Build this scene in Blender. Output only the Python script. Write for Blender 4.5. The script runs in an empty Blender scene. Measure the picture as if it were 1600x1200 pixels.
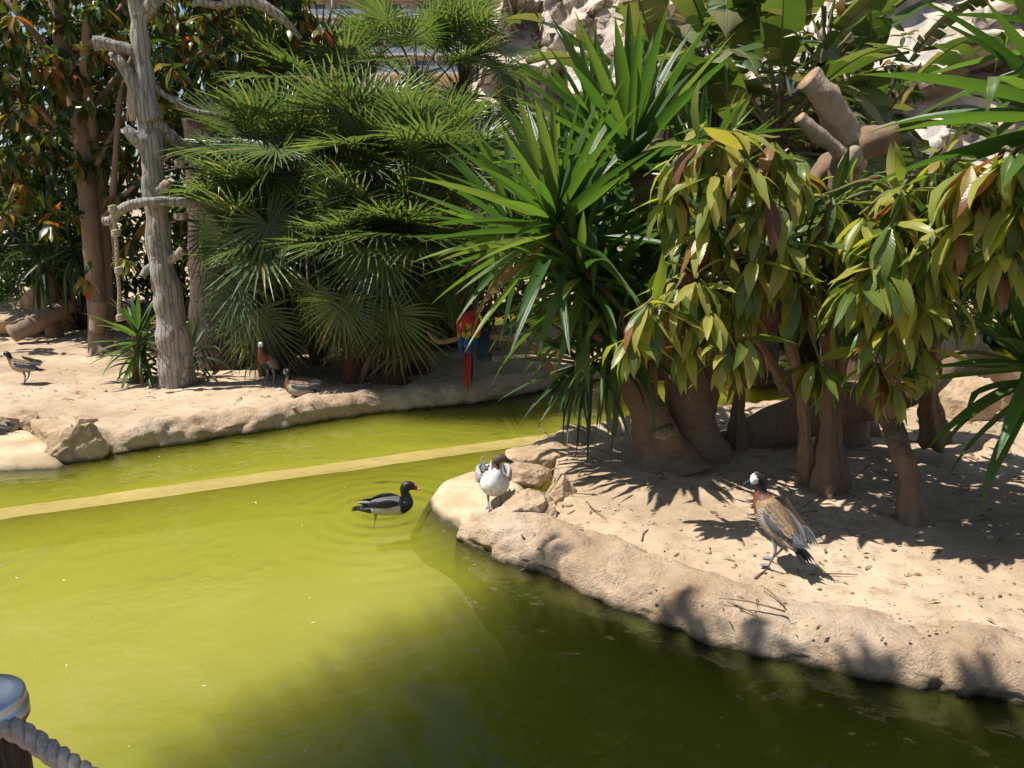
import bpy, math, random
from mathutils import Vector, Matrix, noise
R = math.radians
V = Vector
rnd = random.Random(7)
S = bpy.context.scene
COL = S.collection

# ------------------------------------------------------------------ camera, light, exposure
CAM = V((0, 0, 2.05)); PITCH = R(12.5); F = 1232.0
cam = bpy.data.cameras.new('camera'); co = bpy.data.objects.new('camera', cam); COL.objects.link(co)
co.location = CAM; co.rotation_euler = (R(90) - PITCH, 0, 0)
cam.sensor_width = 36; cam.lens = F / 1600 * 36; cam.clip_start = 0.05; cam.clip_end = 2000
S.camera = co
SUN = V((-0.46, -0.06, 0.88)).normalized()
w = bpy.data.worlds.new('World'); S.world = w; w.use_nodes = True
sky = w.node_tree.nodes.new('ShaderNodeTexSky'); sky.sky_type = 'NISHITA'; sky.sun_disc = False
sky.sun_elevation = math.asin(SUN.z); sky.sun_rotation = math.atan2(SUN.x, SUN.y)
bg = w.node_tree.nodes['Background']; bg.inputs[1].default_value = 0.08
w.node_tree.links.new(sky.outputs[0], bg.inputs[0])
sl = bpy.data.lights.new('sun', 'SUN'); sl.energy = 5.0; sl.angle = R(0.53); sl.color = (1.0, 0.95, 0.87)
so = bpy.data.objects.new('sun', sl); COL.objects.link(so)
so.rotation_euler = SUN.to_track_quat('Z', 'Y').to_euler()
S.view_settings.view_transform = 'Standard'; S.view_settings.look = 'None'
S.view_settings.exposure = 0.55; S.view_settings.gamma = 1.0; S.view_settings.use_curve_mapping = False
S.render.engine = 'CYCLES'
cy = S.cycles
cy.max_bounces = 8; cy.diffuse_bounces = 3; cy.glossy_bounces = 3; cy.transmission_bounces = 4
cy.transparent_max_bounces = 12; cy.volume_bounces = 4; cy.use_denoising = True
cy.caustics_reflective = False; cy.caustics_refractive = False; cy.sample_clamp_indirect = 4.0

# ------------------------------------------------------------------ where a pixel of the photograph lies in the world
FW = V((0, math.cos(PITCH), -math.sin(PITCH))); UP = V((0, math.sin(PITCH), math.cos(PITCH)))
def ray(px, py): return V((1, 0, 0)) * (px - 800) / F + UP * (600 - py) / F + FW
def G(px, py, z=0.18):
    d = ray(px, py); return CAM + d * ((z - CAM.z) / d.z)
def P(px, py, Y):
    d = ray(px, py); return CAM + d * (Y / d.y)

# ------------------------------------------------------------------ scene helpers
def link(o, parent=None):
    COL.objects.link(o)
    if parent is not None:
        o.parent = parent; o.matrix_parent_inverse = Matrix.Translation(-V(parent.location))
    return o
def tag(o, label=None, cat=None, group=None, kind=None):
    if label: o['label'] = label
    if cat: o['category'] = cat
    if group: o['group'] = group
    if kind: o['kind'] = kind
    return o
def thing(name, label, cat, loc, group=None):
    o = bpy.data.objects.new(name, None); o.location = loc; o.empty_display_size = 0.1
    COL.objects.link(o); return tag(o, label, cat, group)
class MB:
    def __init__(s): s.v = []; s.f = []; s.uv = []; s.mi = []
    def add(s, v, f, uv=None, mi=0):
        b = len(s.v); s.v.extend(v); s.f.extend([tuple(i + b for i in q) for q in f])
        s.uv.extend(uv if uv else [(0.5, 0.5)] * len(v))
        s.mi.extend(mi if isinstance(mi, list) else [mi] * len(f))
    def mesh(s, name, mats, smooth=True):
        m = bpy.data.meshes.new(name); m.from_pydata(s.v, [], s.f)
        for t in (mats if isinstance(mats, (list, tuple)) else [mats]): m.materials.append(t)
        ul = m.uv_layers.new(name='UVMap')
        idx = [0] * len(m.loops); m.loops.foreach_get('vertex_index', idx)
        fl = []
        for i in idx: fl.extend(s.uv[i])
        ul.data.foreach_set('uv', fl)
        if any(s.mi): m.polygons.foreach_set('material_index', s.mi)
        if smooth: m.polygons.foreach_set('use_smooth', [True] * len(m.polygons))
        m.update(); return m
    def build(s, name, mats, parent=None, smooth=True):
        return link(bpy.data.objects.new(name, s.mesh(name, mats, smooth)), parent)
def inst(name, mesh, M, parent=None):
    o = bpy.data.objects.new(name, mesh); o.matrix_basis = M; return link(o, parent)
def lerp(a, b, t): return a + (b - a) * t
def fbm(p, o=4): return noise.fractal(p, 1.0, 2.0, o)
def spline(pts, n):
    pts = [V(p) if not isinstance(p, (int, float)) else p for p in pts]; m = len(pts); out = []
    for k in range(n):
        t = k * (m - 1) / (n - 1); i = min(int(t), m - 2); u = t - i
        p0 = pts[max(i - 1, 0)]; p1 = pts[i]; p2 = pts[i + 1]; p3 = pts[min(i + 2, m - 1)]
        out.append((p1 * 2 + (p2 - p0) * u + (p0 * 2 - p1 * 5 + p2 * 4 - p3) * u * u + (p1 * 3 - p0 - p2 * 3 + p3) * u * u * u) * 0.5)
    return out
def tube(mb, pts, radii, seg=12, n=None, wob=0.0, freq=3.0, mi=0, cap=1, lobes=None, smooth=True, endmi=None):
    """a bent, tapering, uneven round limb"""
    if smooth:
        n = n or max(4, len(pts) * 4); P_ = spline(pts, n); r_ = spline(list(radii), n)
    else: P_ = [V(p) for p in pts]; r_ = list(radii); n = len(P_)
    T0 = (P_[1] - P_[0]).normalized(); side = T0.orthogonal().normalized()
    vs = []; uv = []; ln = 0
    for k in range(n):
        T = (P_[min(k + 1, n - 1)] - P_[max(k - 1, 0)]).normalized()
        side = (side - T * side.dot(T)).normalized(); up = T.cross(side)
        if k: ln += (P_[k] - P_[k - 1]).length
        for j in range(seg):
            a = 2 * math.pi * j / seg; d = side * math.cos(a) + up * math.sin(a)
            r = r_[k]
            if wob: r *= 1 + wob * fbm((P_[k] + d * r_[k] * 1.5) * freq, 3)
            if lobes: r *= 1 + lobes[1] * max(0, 1 - k / (n * lobes[2])) * math.sin(lobes[0] * a + 1.3)
            vs.append(P_[k] + d * r); uv.append((j / seg, ln))
    fs = [(k * seg + j, k * seg + (j + 1) % seg, (k + 1) * seg + (j + 1) % seg, (k + 1) * seg + j) for k in range(n - 1) for j in range(seg)]
    mis = [mi] * len(fs)
    if cap:
        for k, fl in ((0, 1), (n - 1, 0)):
            q = [k * seg + j for j in range(seg)]
            fs.append(tuple(reversed(q)) if fl else tuple(q)); mis.append(endmi if endmi is not None and k else mi)
    mb.add(vs, fs, uv, mis)
def frame(d, n):
    d = V(d).normalized(); y = V(n).cross(d)
    if y.length < 1e-4: y = d.orthogonal()
    y.normalize(); z = d.cross(y)
    return Matrix((d, y, z)).transposed()
def TR(loc, rot3, sx=1, sy=1, sz=1):
    m = rot3.to_4x4() @ Matrix.Diagonal((sx, sy, sz, 1)); m.translation = loc; return m

# ------------------------------------------------------------------ materials
class M_:
    def __init__(s, name):
        s.m = bpy.data.materials.new(name); s.m.use_nodes = True; s.t = s.m.node_tree; s.t.nodes.clear()
        s.out = s.n('OutputMaterial')
    def n(s, typ, **kw):
        nd = s.t.nodes.new('ShaderNode' + typ)
        for k, v in kw.items():
            if hasattr(nd, k) and k not in ('inputs',): setattr(nd, k, v)
        return nd
    def l(s, a, b): s.t.links.new(a, b)
    def coords(s, kind='Object'): return s.n('TexCoord').outputs[kind]
    def noise(s, scale, detail=5, vec=None, rough=0.55, stretch=None):
        nd = s.n('TexNoise'); nd.inputs['Scale'].default_value = scale; nd.inputs['Detail'].default_value = detail; nd.inputs['Roughness'].default_value = rough
        vec = vec or s.coords()
        if stretch:
            mp = s.n('Mapping'); mp.inputs['Scale'].default_value = stretch; s.l(vec, mp.inputs[0]); vec = mp.outputs[0]
        s.l(vec, nd.inputs['Vector']); return nd.outputs['Fac']
    def ramp(s, fac, stops, interp='LINEAR'):
        r = s.n('ValToRGB'); r.color_ramp.interpolation = interp; e = r.color_ramp.elements
        while len(e) < len(stops): e.new(0.5)
        for el, (p, c) in zip(e, stops): el.position = p; el.color = (*c, 1) if len(c) == 3 else c
        s.l(fac, r.inputs[0]); return r.outputs[0]
    def mix(s, fac, a, b, mode='MIX'):
        m = s.n('Mix'); m.data_type = 'RGBA'; m.blend_type = mode
        for sock, v in ((m.inputs['Factor'], fac), (m.inputs[6], a), (m.inputs[7], b)):
            if isinstance(v, (int, float)): sock.default_value = v
            elif isinstance(v, tuple): sock.default_value = (*v, 1)
            else: s.l(v, sock)
        return m.outputs[2]
    def math(s, op, a, b=0.0, c=None):
        m = s.n('Math'); m.operation = op
        for i, v in enumerate((a, b) if c is None else (a, b, c)):
            if isinstance(v, (int, float)): m.inputs[i].default_value = v
            else: s.l(v, m.inputs[i])
        return m.outputs[0]
    def bump(s, h, strength=0.5, dist=0.02, normal=None):
        b = s.n('Bump'); b.inputs['Strength'].default_value = strength; b.inputs['Distance'].default_value = dist
        s.l(h, b.inputs['Height'])
        if normal: s.l(normal, b.inputs['Normal'])
        return b.outputs[0]
    def principled(s, col, rough=0.8, spec=0.3, nrm=None, metal=0.0, **kw):
        p = s.n('BsdfPrincipled')
        for sock, v in ((p.inputs['Base Color'], col), (p.inputs['Roughness'], rough)):
            if isinstance(v, tuple): sock.default_value = (*v, 1)
            elif isinstance(v, (int, float)): sock.default_value = v
            else: s.l(v, sock)
        p.inputs['Specular IOR Level'].default_value = spec; p.inputs['Metallic'].default_value = metal
        if nrm: s.l(nrm, p.inputs['Normal'])
        for k, v in kw.items(): p.inputs[k.replace('_', ' ')].default_value = v
        return p
    def done(s, sh): s.l(sh.outputs[0] if hasattr(sh, 'outputs') else sh, s.out.inputs['Surface']); return s.m

def rand01(k):
    oi = k.n('ObjectInfo').outputs['Random']; ri = k.n('NewGeometry').outputs['Random Per Island']
    return k.math('FRACT', k.math('ADD', oi, ri))
def leaf_mat(name, stops, rough=0.38, trans=0.4, spec=0.5, rib=0.0, vein=0.0, tcol=(1.5, 1.6, 0.6), tip=None, streak=0.0, spot=0.0):
    k = M_(name); r = rand01(k); c = k.ramp(r, stops)
    sep = k.n('SeparateXYZ'); k.l(k.coords('UV'), sep.inputs[0]); u, v = sep.outputs[0], sep.outputs[1]
    au = k.math('ABSOLUTE', k.math('SUBTRACT', u, 0.5))
    if spot: c = k.mix(k.math('MULTIPLY', k.ramp(k.noise(6, 3), [(0.5, (0, 0, 0)), (0.75, (1, 1, 1))]), spot), c, (0.16, 0.12, 0.04))
    if rib:
        rb = k.ramp(au, [(0.0, (1, 1, 1)), (0.06, (0, 0, 0))]); c = k.mix(k.math('MULTIPLY', rb, rib), c, (0.22, 0.25, 0.08))
    if tip:
        tp = k.ramp(v, [(0.9, (0, 0, 0)), (1.0, (1, 1, 1))]); c = k.mix(tp, c, tip)
    nrm = None
    if vein or streak:
        wv = k.n('TexWave'); wv.inputs['Distortion'].default_value = 0.6
        mp = k.n('Mapping'); k.l(k.coords('UV'), mp.inputs[0])
        cb = k.n('CombineXYZ')
        if vein: k.l(k.math('ADD', v, k.math('MULTIPLY', au, -0.25)), cb.inputs[0]); wv.inputs['Scale'].default_value = 5.0
        else: k.l(u, cb.inputs[0]); k.l(k.math('MULTIPLY', v, 0.05), cb.inputs[1]); wv.inputs['Scale'].default_value = 6.0
        k.l(cb.outputs[0], wv.inputs['Vector']); nrm = k.bump(wv.outputs['Fac'], max(vein, streak), 0.004)
    p = k.principled(c, rough, spec, nrm)
    tr = k.n('BsdfTranslucent'); k.l(k.mix(1.0, c, tcol, 'MULTIPLY'), tr.inputs[0])
    if nrm: k.l(nrm, tr.inputs['Normal'])
    mx = k.n('MixShader'); mx.inputs[0].default_value = trans
    k.l(p.outputs[0], mx.inputs[1]); k.l(tr.outputs[0], mx.inputs[2]); return k.done(mx)
MAT = {}
MAT['yucca'] = leaf_mat('yucca_leaf', [(0, (0.045, 0.095, 0.026)), (0.5, (0.065, 0.135, 0.032)), (0.85, (0.10, 0.17, 0.04)), (1, (0.15, 0.20, 0.06))], 0.34, 0.42, 0.5, streak=0.25, tip=(0.16, 0.11, 0.05))
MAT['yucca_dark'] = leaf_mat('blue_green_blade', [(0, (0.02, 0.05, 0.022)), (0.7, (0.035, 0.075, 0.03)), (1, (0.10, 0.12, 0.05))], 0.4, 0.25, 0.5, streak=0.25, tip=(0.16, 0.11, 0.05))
MAT['dead_leaf'] = leaf_mat('dry_leaf', [(0, (0.16, 0.11, 0.06)), (1, (0.30, 0.22, 0.12))], 0.8, 0.25, 0.2, streak=0.3, tcol=(1.2, 1.1, 0.8))
MAT['palm'] = leaf_mat('fan_palm_leaf', [(0, (0.075, 0.115, 0.055)), (0.6, (0.115, 0.165, 0.072)), (0.95, (0.17, 0.21, 0.085)), (1, (0.28, 0.23, 0.11))], 0.34, 0.42, 0.55, tip=(0.2, 0.16, 0.07))
MAT['mango'] = leaf_mat('mango_leaf', [(0, (0.05, 0.10, 0.026)), (0.15, (0.11, 0.17, 0.032)), (0.36, (0.22, 0.26, 0.05)), (0.62, (0.36, 0.37, 0.085)), (0.95, (0.38, 0.34, 0.08)), (1, (0.30, 0.20, 0.06))], 0.34, 0.46, 0.5, rib=0.7, vein=0.14, spot=0.25)
MAT['mango_dark'] = leaf_mat('mature_shaded_mango_leaf', [(0, (0.025, 0.06, 0.02)), (0.6, (0.045, 0.085, 0.024)), (1, (0.09, 0.13, 0.03))], 0.3, 0.3, 0.5, rib=0.5, vein=0.14, spot=0.2)  # mature leaf green, darkened so the back filler reads as shaded gaps between clusters
MAT['copper'] = leaf_mat('new_copper_leaf', [(0, (0.13, 0.05, 0.03)), (0.5, (0.20, 0.075, 0.03)), (1, (0.28, 0.16, 0.05))], 0.26, 0.35, 0.55, rib=0.5, vein=0.2, tcol=(1.6, 1.1, 0.5))
MAT['ficus'] = leaf_mat('tree_leaf', [(0, (0.025, 0.058, 0.018)), (0.45, (0.045, 0.085, 0.022)), (0.75, (0.10, 0.13, 0.025)), (0.9, (0.20, 0.17, 0.035)), (1, (0.28, 0.12, 0.035))], 0.32, 0.38, 0.5, rib=0.4)
MAT['orange'] = leaf_mat('new_orange_leaf', [(0, (0.42, 0.10, 0.03)), (0.5, (0.36, 0.16, 0.04)), (1, (0.30, 0.24, 0.05))], 0.35, 0.45, 0.4, rib=0.3, tcol=(1.4, 1.1, 0.5))
MAT['banana'] = leaf_mat('paddle_leaf', [(0, (0.045, 0.085, 0.025)), (0.5, (0.075, 0.125, 0.032)), (0.8, (0.14, 0.17, 0.06)), (1, (0.24, 0.22, 0.12))], 0.38, 0.36, 0.5, rib=0.0, spot=0.35, tip=(0.22, 0.14, 0.05))
MAT['shrub'] = leaf_mat('shrub_leaf', [(0, (0.03, 0.06, 0.016)), (0.6, (0.06, 0.10, 0.02)), (1, (0.14, 0.18, 0.035))], 0.4, 0.4, 0.4)

def bark(name, c0, c1, c2, stretch=(9, 9, 1.2), bs=0.7, dist=0.02, sc=2.5, crack=True):
    k = M_(name); f = k.noise(sc, 7, stretch=stretch, rough=0.65); g = k.noise(2.2, 4)
    c = k.mix(g, k.ramp(f, [(0.25, c0), (0.5, c1), (0.75, c2)]), c1)
    h = f
    if crack:
        vr = k.n('TexVoronoi'); vr.feature = 'DISTANCE_TO_EDGE'; vr.inputs['Scale'].default_value = 1.0
        mp = k.n('Mapping'); mp.inputs['Scale'].default_value = [q * 2.2 for q in stretch]; k.l(k.mix(0.04, k.coords(), k.n('TexNoise').outputs['Color']), mp.inputs[0]); k.l(mp.outputs[0], vr.inputs['Vector'])
        cr = k.ramp(vr.outputs['Distance'], [(0.0, (0, 0, 0)), (0.09, (1, 1, 1))])
        c = k.mix(k.math('MULTIPLY', k.math('SUBTRACT', 1.0, cr), 0.55), c, tuple(x * 0.35 for x in c0)); h = k.math('ADD', f, k.math('MULTIPLY', cr, 0.5))
    return k.done(k.principled(c, 0.85, 0.2, k.bump(h, bs, dist)))
MAT['grey_wood'] = bark('weathered_grey_wood', (0.12, 0.105, 0.095), (0.33, 0.30, 0.27), (0.50, 0.47, 0.43), (9, 9, 0.14), 0.8, 0.02)
MAT['brown_bark'] = bark('brown_bark', (0.09, 0.055, 0.035), (0.22, 0.145, 0.095), (0.33, 0.23, 0.155), (7, 7, 2.0), 0.9, 0.02, crack=False)
MAT['tree_bark'] = bark('smooth_tan_bark', (0.14, 0.10, 0.075), (0.27, 0.19, 0.135), (0.36, 0.27, 0.20), (6, 6, 2.0), 0.8, 0.025, crack=False)
MAT['sawn_bark'] = bark('pale_bare_wood', (0.22, 0.16, 0.11), (0.38, 0.30, 0.22), (0.50, 0.42, 0.33), (5, 5, 3.0), 1.0, 0.04, crack=False)
MAT['ficus_bark'] = bark('dusty_brown_bark', (0.12, 0.08, 0.055), (0.22, 0.15, 0.10), (0.32, 0.23, 0.16), (10, 10, 1.6), 1.0, 0.04, crack=False)
MAT['yucca_bark'] = bark('ringed_yucca_bark', (0.10, 0.062, 0.042), (0.22, 0.145, 0.095), (0.30, 0.21, 0.14), (4, 4, 14), 0.8, 0.02, crack=False)
MAT['palm_fibre'] = bark('palm_fibre', (0.035, 0.02, 0.012), (0.12, 0.065, 0.035), (0.26, 0.16, 0.09), (14, 14, 8), 1.0, 0.04, crack=False)
MAT['dark_stump'] = bark('dark_old_wood', (0.03, 0.022, 0.018), (0.11, 0.085, 0.068), (0.20, 0.165, 0.135), (12, 12, 0.5))
MAT['twig'] = bark('green_twig', (0.08, 0.09, 0.035), (0.14, 0.13, 0.06), (0.2, 0.16, 0.09), (6, 6, 2), 0.2, 0.005, crack=False)
k = M_('cut_wood'); wv = k.n('TexNoise'); wv.inputs['Scale'].default_value = 14
MAT['cut_wood'] = k.done(k.principled(k.ramp(wv.outputs['Fac'], [(0.3, (0.24, 0.15, 0.08)), (0.7, (0.44, 0.31, 0.19))]), 0.85, 0.2))

def earth(name, base, dark, pale, big=0.8, bs=0.6, dist=0.03, wet=True, litter=0.0):
    k = M_(name)
    a = k.noise(big, 6); b = k.noise(9, 8, rough=0.7); f = k.noise(60, 6, rough=0.75)
    c = k.ramp(a, [(0.3, dark), (0.5, base), (0.72, pale)])
    c = k.mix(k.ramp(b, [(0.36, (0.65, 0.65, 0.65)), (0.52, (0, 0, 0))]), c, dark)
    c = k.mix(k.ramp(f, [(0.55, (0, 0, 0)), (0.75, (0.6, 0.6, 0.6))]), c, pale)
    if litter:
        vr = k.n('TexVoronoi'); vr.inputs['Scale'].default_value = 26; k.l(k.coords(), vr.inputs['Vector'])
        c = k.mix(k.ramp(vr.outputs['Distance'], [(0.1, (litter,) * 3), (0.2, (0, 0, 0))]), c, tuple(x * 0.45 for x in dark))
    if wet:
        sep = k.n('SeparateXYZ'); k.l(k.n('NewGeometry').outputs['Position'], sep.inputs[0])
        hz = k.math('ADD', sep.outputs[2], k.math('MULTIPLY', k.math('SUBTRACT', b, 0.5), 0.06))
        c = k.mix(k.ramp(hz, [(0.0, (1, 1, 1)), (0.045, (0, 0, 0))]), c, (0.055, 0.05, 0.022))
    h = k.math('ADD', k.math('MULTIPLY', b, 1.0), k.math('MULTIPLY', f, 0.25))
    return k.done(k.principled(c, 0.92, 0.15, k.bump(h, bs, dist)))
MAT['sand'] = earth('dry_sandy_earth', (0.46, 0.345, 0.235), (0.28, 0.205, 0.135), (0.56, 0.445, 0.325), 0.8, 0.55, 0.03, False, 0.5)
MAT['kerb'] = earth('tan_rendered_rock', (0.58, 0.43, 0.295), (0.40, 0.275, 0.175), (0.65, 0.52, 0.385), 2.2, 1.0, 0.06)
MAT['shelf'] = earth('pale_worn_concrete', (0.50, 0.40, 0.27), (0.38, 0.28, 0.16), (0.60, 0.50, 0.37), 2.5, 0.3, 0.015, True)
MAT['stone'] = earth('tan_stone', (0.47, 0.34, 0.22), (0.30, 0.21, 0.13), (0.58, 0.46, 0.33), 3.0, 0.9, 0.03, True)
MAT['ledge'] = earth('algae_covered_wall_top', (0.50, 0.37, 0.17), (0.42, 0.31, 0.14), (0.56, 0.42, 0.20), 1.5, 0.2, 0.02, False)
def cliffmat():
    k = M_('pale_limestone'); a = k.noise(0.35, 8, rough=0.65); b = k.noise(2.2, 8, rough=0.7); st = k.noise(0.9, 6, stretch=(2.5, 2.5, 0.25))
    c = k.ramp(a, [(0.3, (0.40, 0.33, 0.26)), (0.5, (0.55, 0.47, 0.38)), (0.7, (0.62, 0.56, 0.49))])
    c = k.mix(k.ramp(st, [(0.5, (0, 0, 0)), (0.64, (0.75, 0.75, 0.75))]), c, (0.24, 0.23, 0.235))
    c = k.mix(k.ramp(b, [(0.28, (0.7, 0.7, 0.7)), (0.45, (0, 0, 0))]), c, (0.30, 0.22, 0.15))
    return k.done(k.principled(c, 0.9, 0.15, k.bump(k.math('ADD', b, k.math('MULTIPLY', a, 2.0)), 0.8, 0.15)))
MAT['cliff'] = cliffmat()
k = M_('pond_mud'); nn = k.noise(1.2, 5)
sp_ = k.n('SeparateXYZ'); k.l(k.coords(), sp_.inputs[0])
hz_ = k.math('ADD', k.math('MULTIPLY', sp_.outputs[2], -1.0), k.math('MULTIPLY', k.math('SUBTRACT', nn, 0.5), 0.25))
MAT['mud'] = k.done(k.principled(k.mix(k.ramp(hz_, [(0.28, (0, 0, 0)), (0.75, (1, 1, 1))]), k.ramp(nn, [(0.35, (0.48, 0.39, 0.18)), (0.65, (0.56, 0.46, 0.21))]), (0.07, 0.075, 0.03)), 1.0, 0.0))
def watermat():
    k = M_('green_pond_water'); vec = k.coords()
    n1 = k.n('TexNoise'); n1.inputs['Scale'].default_value = 1.1; n1.inputs['Detail'].default_value = 2; n1.inputs['Distortion'].default_value = 1.2; k.l(vec, n1.inputs['Vector'])
    n2 = k.noise(8.0, 2); 
    h = k.math('ADD', n1.outputs['Fac'], k.math('MULTIPLY', n2, k.math('ADD', 0.12, k.math('MULTIPLY', k.ramp(k.noise(0.9, 3), [(0.5, (0, 0, 0)), (0.68, (1, 1, 1))]), 0.55))))
    geo = k.n('NewGeometry'); dm = k.n('VectorMath'); dm.operation = 'DISTANCE'; k.l(geo.outputs['Position'], dm.inputs[0]); dm.inputs[1].default_value = G(600, 800, 0.0)
    ring = k.math('MULTIPLY', k.math('SINE', k.math('MULTIPLY', dm.outputs['Value'], 46.0)), k.math('POWER', 2.718, k.math('MULTIPLY', dm.outputs['Value'], -2.6)))
    h = k.math('ADD', h, k.math('MULTIPLY', ring, 0.22))
    b = k.bump(h, 0.75, 0.06)
    fr = k.n('Fresnel'); fr.inputs[0].default_value = 1.33; k.l(b, fr.inputs['Normal'])
    gl = k.n('BsdfGlossy'); gl.inputs['Roughness'].default_value = 0.015; k.l(b, gl.inputs['Normal'])
    tr = k.n('BsdfTransparent'); mx = k.n('MixShader'); k.l(fr.outputs[0], mx.inputs[0]); k.l(tr.outputs[0], mx.inputs[1]); k.l(gl.outputs[0], mx.inputs[2])
    va = k.n('VolumeAbsorption'); va.inputs['Color'].default_value = (0.52, 0.56, 0.0, 1); va.inputs['Density'].default_value = 2.0
    vs_ = k.n('VolumeScatter'); vs_.inputs['Color'].default_value = (0.755, 0.765, 0.11, 1); vs_.inputs['Density'].default_value = 1.9
    ad = k.n('AddShader'); k.l(va.outputs[0], ad.inputs[0]); k.l(vs_.outputs[0], ad.inputs[1])
    k.l(ad.outputs[0], k.out.inputs['Volume']); return k.done(mx)
MAT['water'] = watermat()
def plain(name, col, rough=0.6, spec=0.3, metal=0.0, var=0.25, sc=40, bs=0.15, dist=0.004, stretch=None):
    k = M_(name); f = k.noise(sc, 4, stretch=stretch)
    c = k.ramp(f, [(0.3, tuple(x * (1 - var) for x in col)), (0.7, tuple(min(1, x * (1 + var)) for x in col))])
    return k.done(k.principled(c, rough, spec, k.bump(f, bs, dist), metal))
ROPE = plain('pale_rope_fibre', (0.42, 0.34, 0.25), 0.9, 0.1, sc=90, bs=0.6)
GROPE = plain('grey_rope_fibre', (0.36, 0.31, 0.27), 0.9, 0.1, sc=160, bs=0.6, dist=0.002)
STEEL = plain('brushed_steel', (0.58, 0.59, 0.61), 0.42, 0.5, 1.0, 0.08, 30)

# ------------------------------------------------------------------ land outlines (waterlines traced on the water plane)
def W(*pts): return [G(x, y, 0.0).to_2d() for x, y in pts]
far_line = W((-420, 760), (-150, 748), (0, 738), (60, 735), (112, 731), (150, 714), (230, 701), (300, 691), (400, 676), (500, 659), (580, 647), (650, 639), (760, 628), (860, 608), (950, 592), (1020, 577))
far_poly = far_line + [V((2.4, 11.0)), V((2.2, 12.6)), V((-0.6, 13.3)), V((-2.6, 15.8)), V((-5, 17.5)), V((-24, 17.5)), V((-24, 6))]
isl_near = W((1700, 1140), (1600, 1108), (1500, 1090), (1400, 1068), (1250, 1040), (1100, 1000), (980, 958), (880, 912), (800, 882), (745, 862), (712, 842))
isl_tip = W((684, 822), (668, 793), (690, 771), (740, 759), (775, 742))
isl_back = W((800, 727), (840, 709), (900, 695), (1000, 684), (1110, 665), (1210, 653), (1340, 642), (1440, 640))
isl_poly = isl_near + isl_tip + isl_back + [V((4.6, 7.6)), V((5.6, 8.6)), V((9, 9.6)), V((14, 9.6)), V((14, 1.4)), V((4, 1.4))]
back_poly = [V((3.2, 12.1)), V((5.5, 12.5)), V((9, 11.3)), V((10, 9)), V((24, 9)), V((24, 17.6)), V((-5, 17.6)), V((-1.5, 16.2)), V((1.5, 15.4)), V((2.6, 13.4))]
def inside(p, poly):
    x, y = p[0], p[1]; c = False; j = len(poly) - 1
    for i in range(len(poly)):
        a, b = poly[i], poly[j]
        if (a.y > y) != (b.y > y) and x < (b.x - a.x) * (y - a.y) / (b.y - a.y) + a.x: c = not c
        j = i
    return c
def dline(p, line):
    best = 9e9
    for a, b in zip(line[:-1], line[1:]):
        ab = b - a; t = max(0, min(1, (p - a).dot(ab) / max(ab.length_squared, 1e-9))); best = min(best, (p - a - ab * t).length)
    return best
tip_poly = W((640, 838), (606, 812), (600, 786), (628, 752), (700, 730), (800, 722), (880, 745), (900, 790), (860, 830), (800, 850), (745, 880), (690, 868))
ramp_poly = [V((-8.5, 5.6))] + W((-150, 752), (0, 741), (70, 738), (118, 733)) + [G(112, 690, .1).to_2d(), G(75, 665, .1).to_2d(), G(-20, 655, .1).to_2d(), V((-8.5, 7.6))]
def gz(x, y):
    p = V((x, y))
    if (inside(p, tip_poly) and x < 0.32) or inside(p, ramp_poly): return -0.12
    return gz0(x, y)
def gz0(x, y):
    """height of the sandy ground"""
    return 0.165 + 0.035 * fbm(V((x * 0.9, y * 0.9, 3.1)), 3) + 0.02 * fbm(V((x * 4, y * 4, 1.7)), 3) + 0.012 * fbm(V((x * 13, y * 13, 5.7)), 2)
def grid_patch(name, poly, x0, x1, y0, y1, st, inset_line=None, inset=0.0, zf=gz):
    nx = int((x1 - x0) / st) + 1; ny = int((y1 - y0) / st) + 1; ids = {}; mb = MB(); vs = []; fs = []
    def vid(i, j):
        if (i, j) not in ids:
            x = x0 + i * st; y = y0 + j * st; ids[(i, j)] = len(vs); z = zf(x, y)
            if inset_line: z -= .07 * (1 - min(1, dline(V((x, y)), inset_line) / .5))
            vs.append(V((x, y, z)))
        return ids[(i, j)]
    for i in range(nx):
        for j in range(ny):
            c = V((x0 + (i + .5) * st, y0 + (j + .5) * st))
            if inside(c, poly) and (not inset_line or dline(c, inset_line) > inset):
                fs.append((vid(i, j), vid(i + 1, j), vid(i + 1, j + 1), vid(i, j + 1)))
    mb.add(vs, fs); return tag(mb.build(name, MAT['sand']), kind='structure')
def cliff_base(): pass
mb = MB(); mb.add([V((-600, 17.3, 0.13)), V((600, 17.3, 0.13)), V((600, 1500, 0.13)), V((-600, 1500, 0.13))], [(0, 1, 2, 3)]); tag(mb.build('ground', MAT['sand']), kind='structure')
grid_patch('ground', far_poly, -9, 2.6, 5, 17.4, 0.07, far_line, 0.12)
grid_patch('ground', isl_poly, -1, 6.5, 1.4, 9.7, 0.05, isl_near + isl_tip + isl_back, 0.12)
grid_patch('ground', back_poly, -5, 14, 9, 17.6, 0.14)

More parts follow.
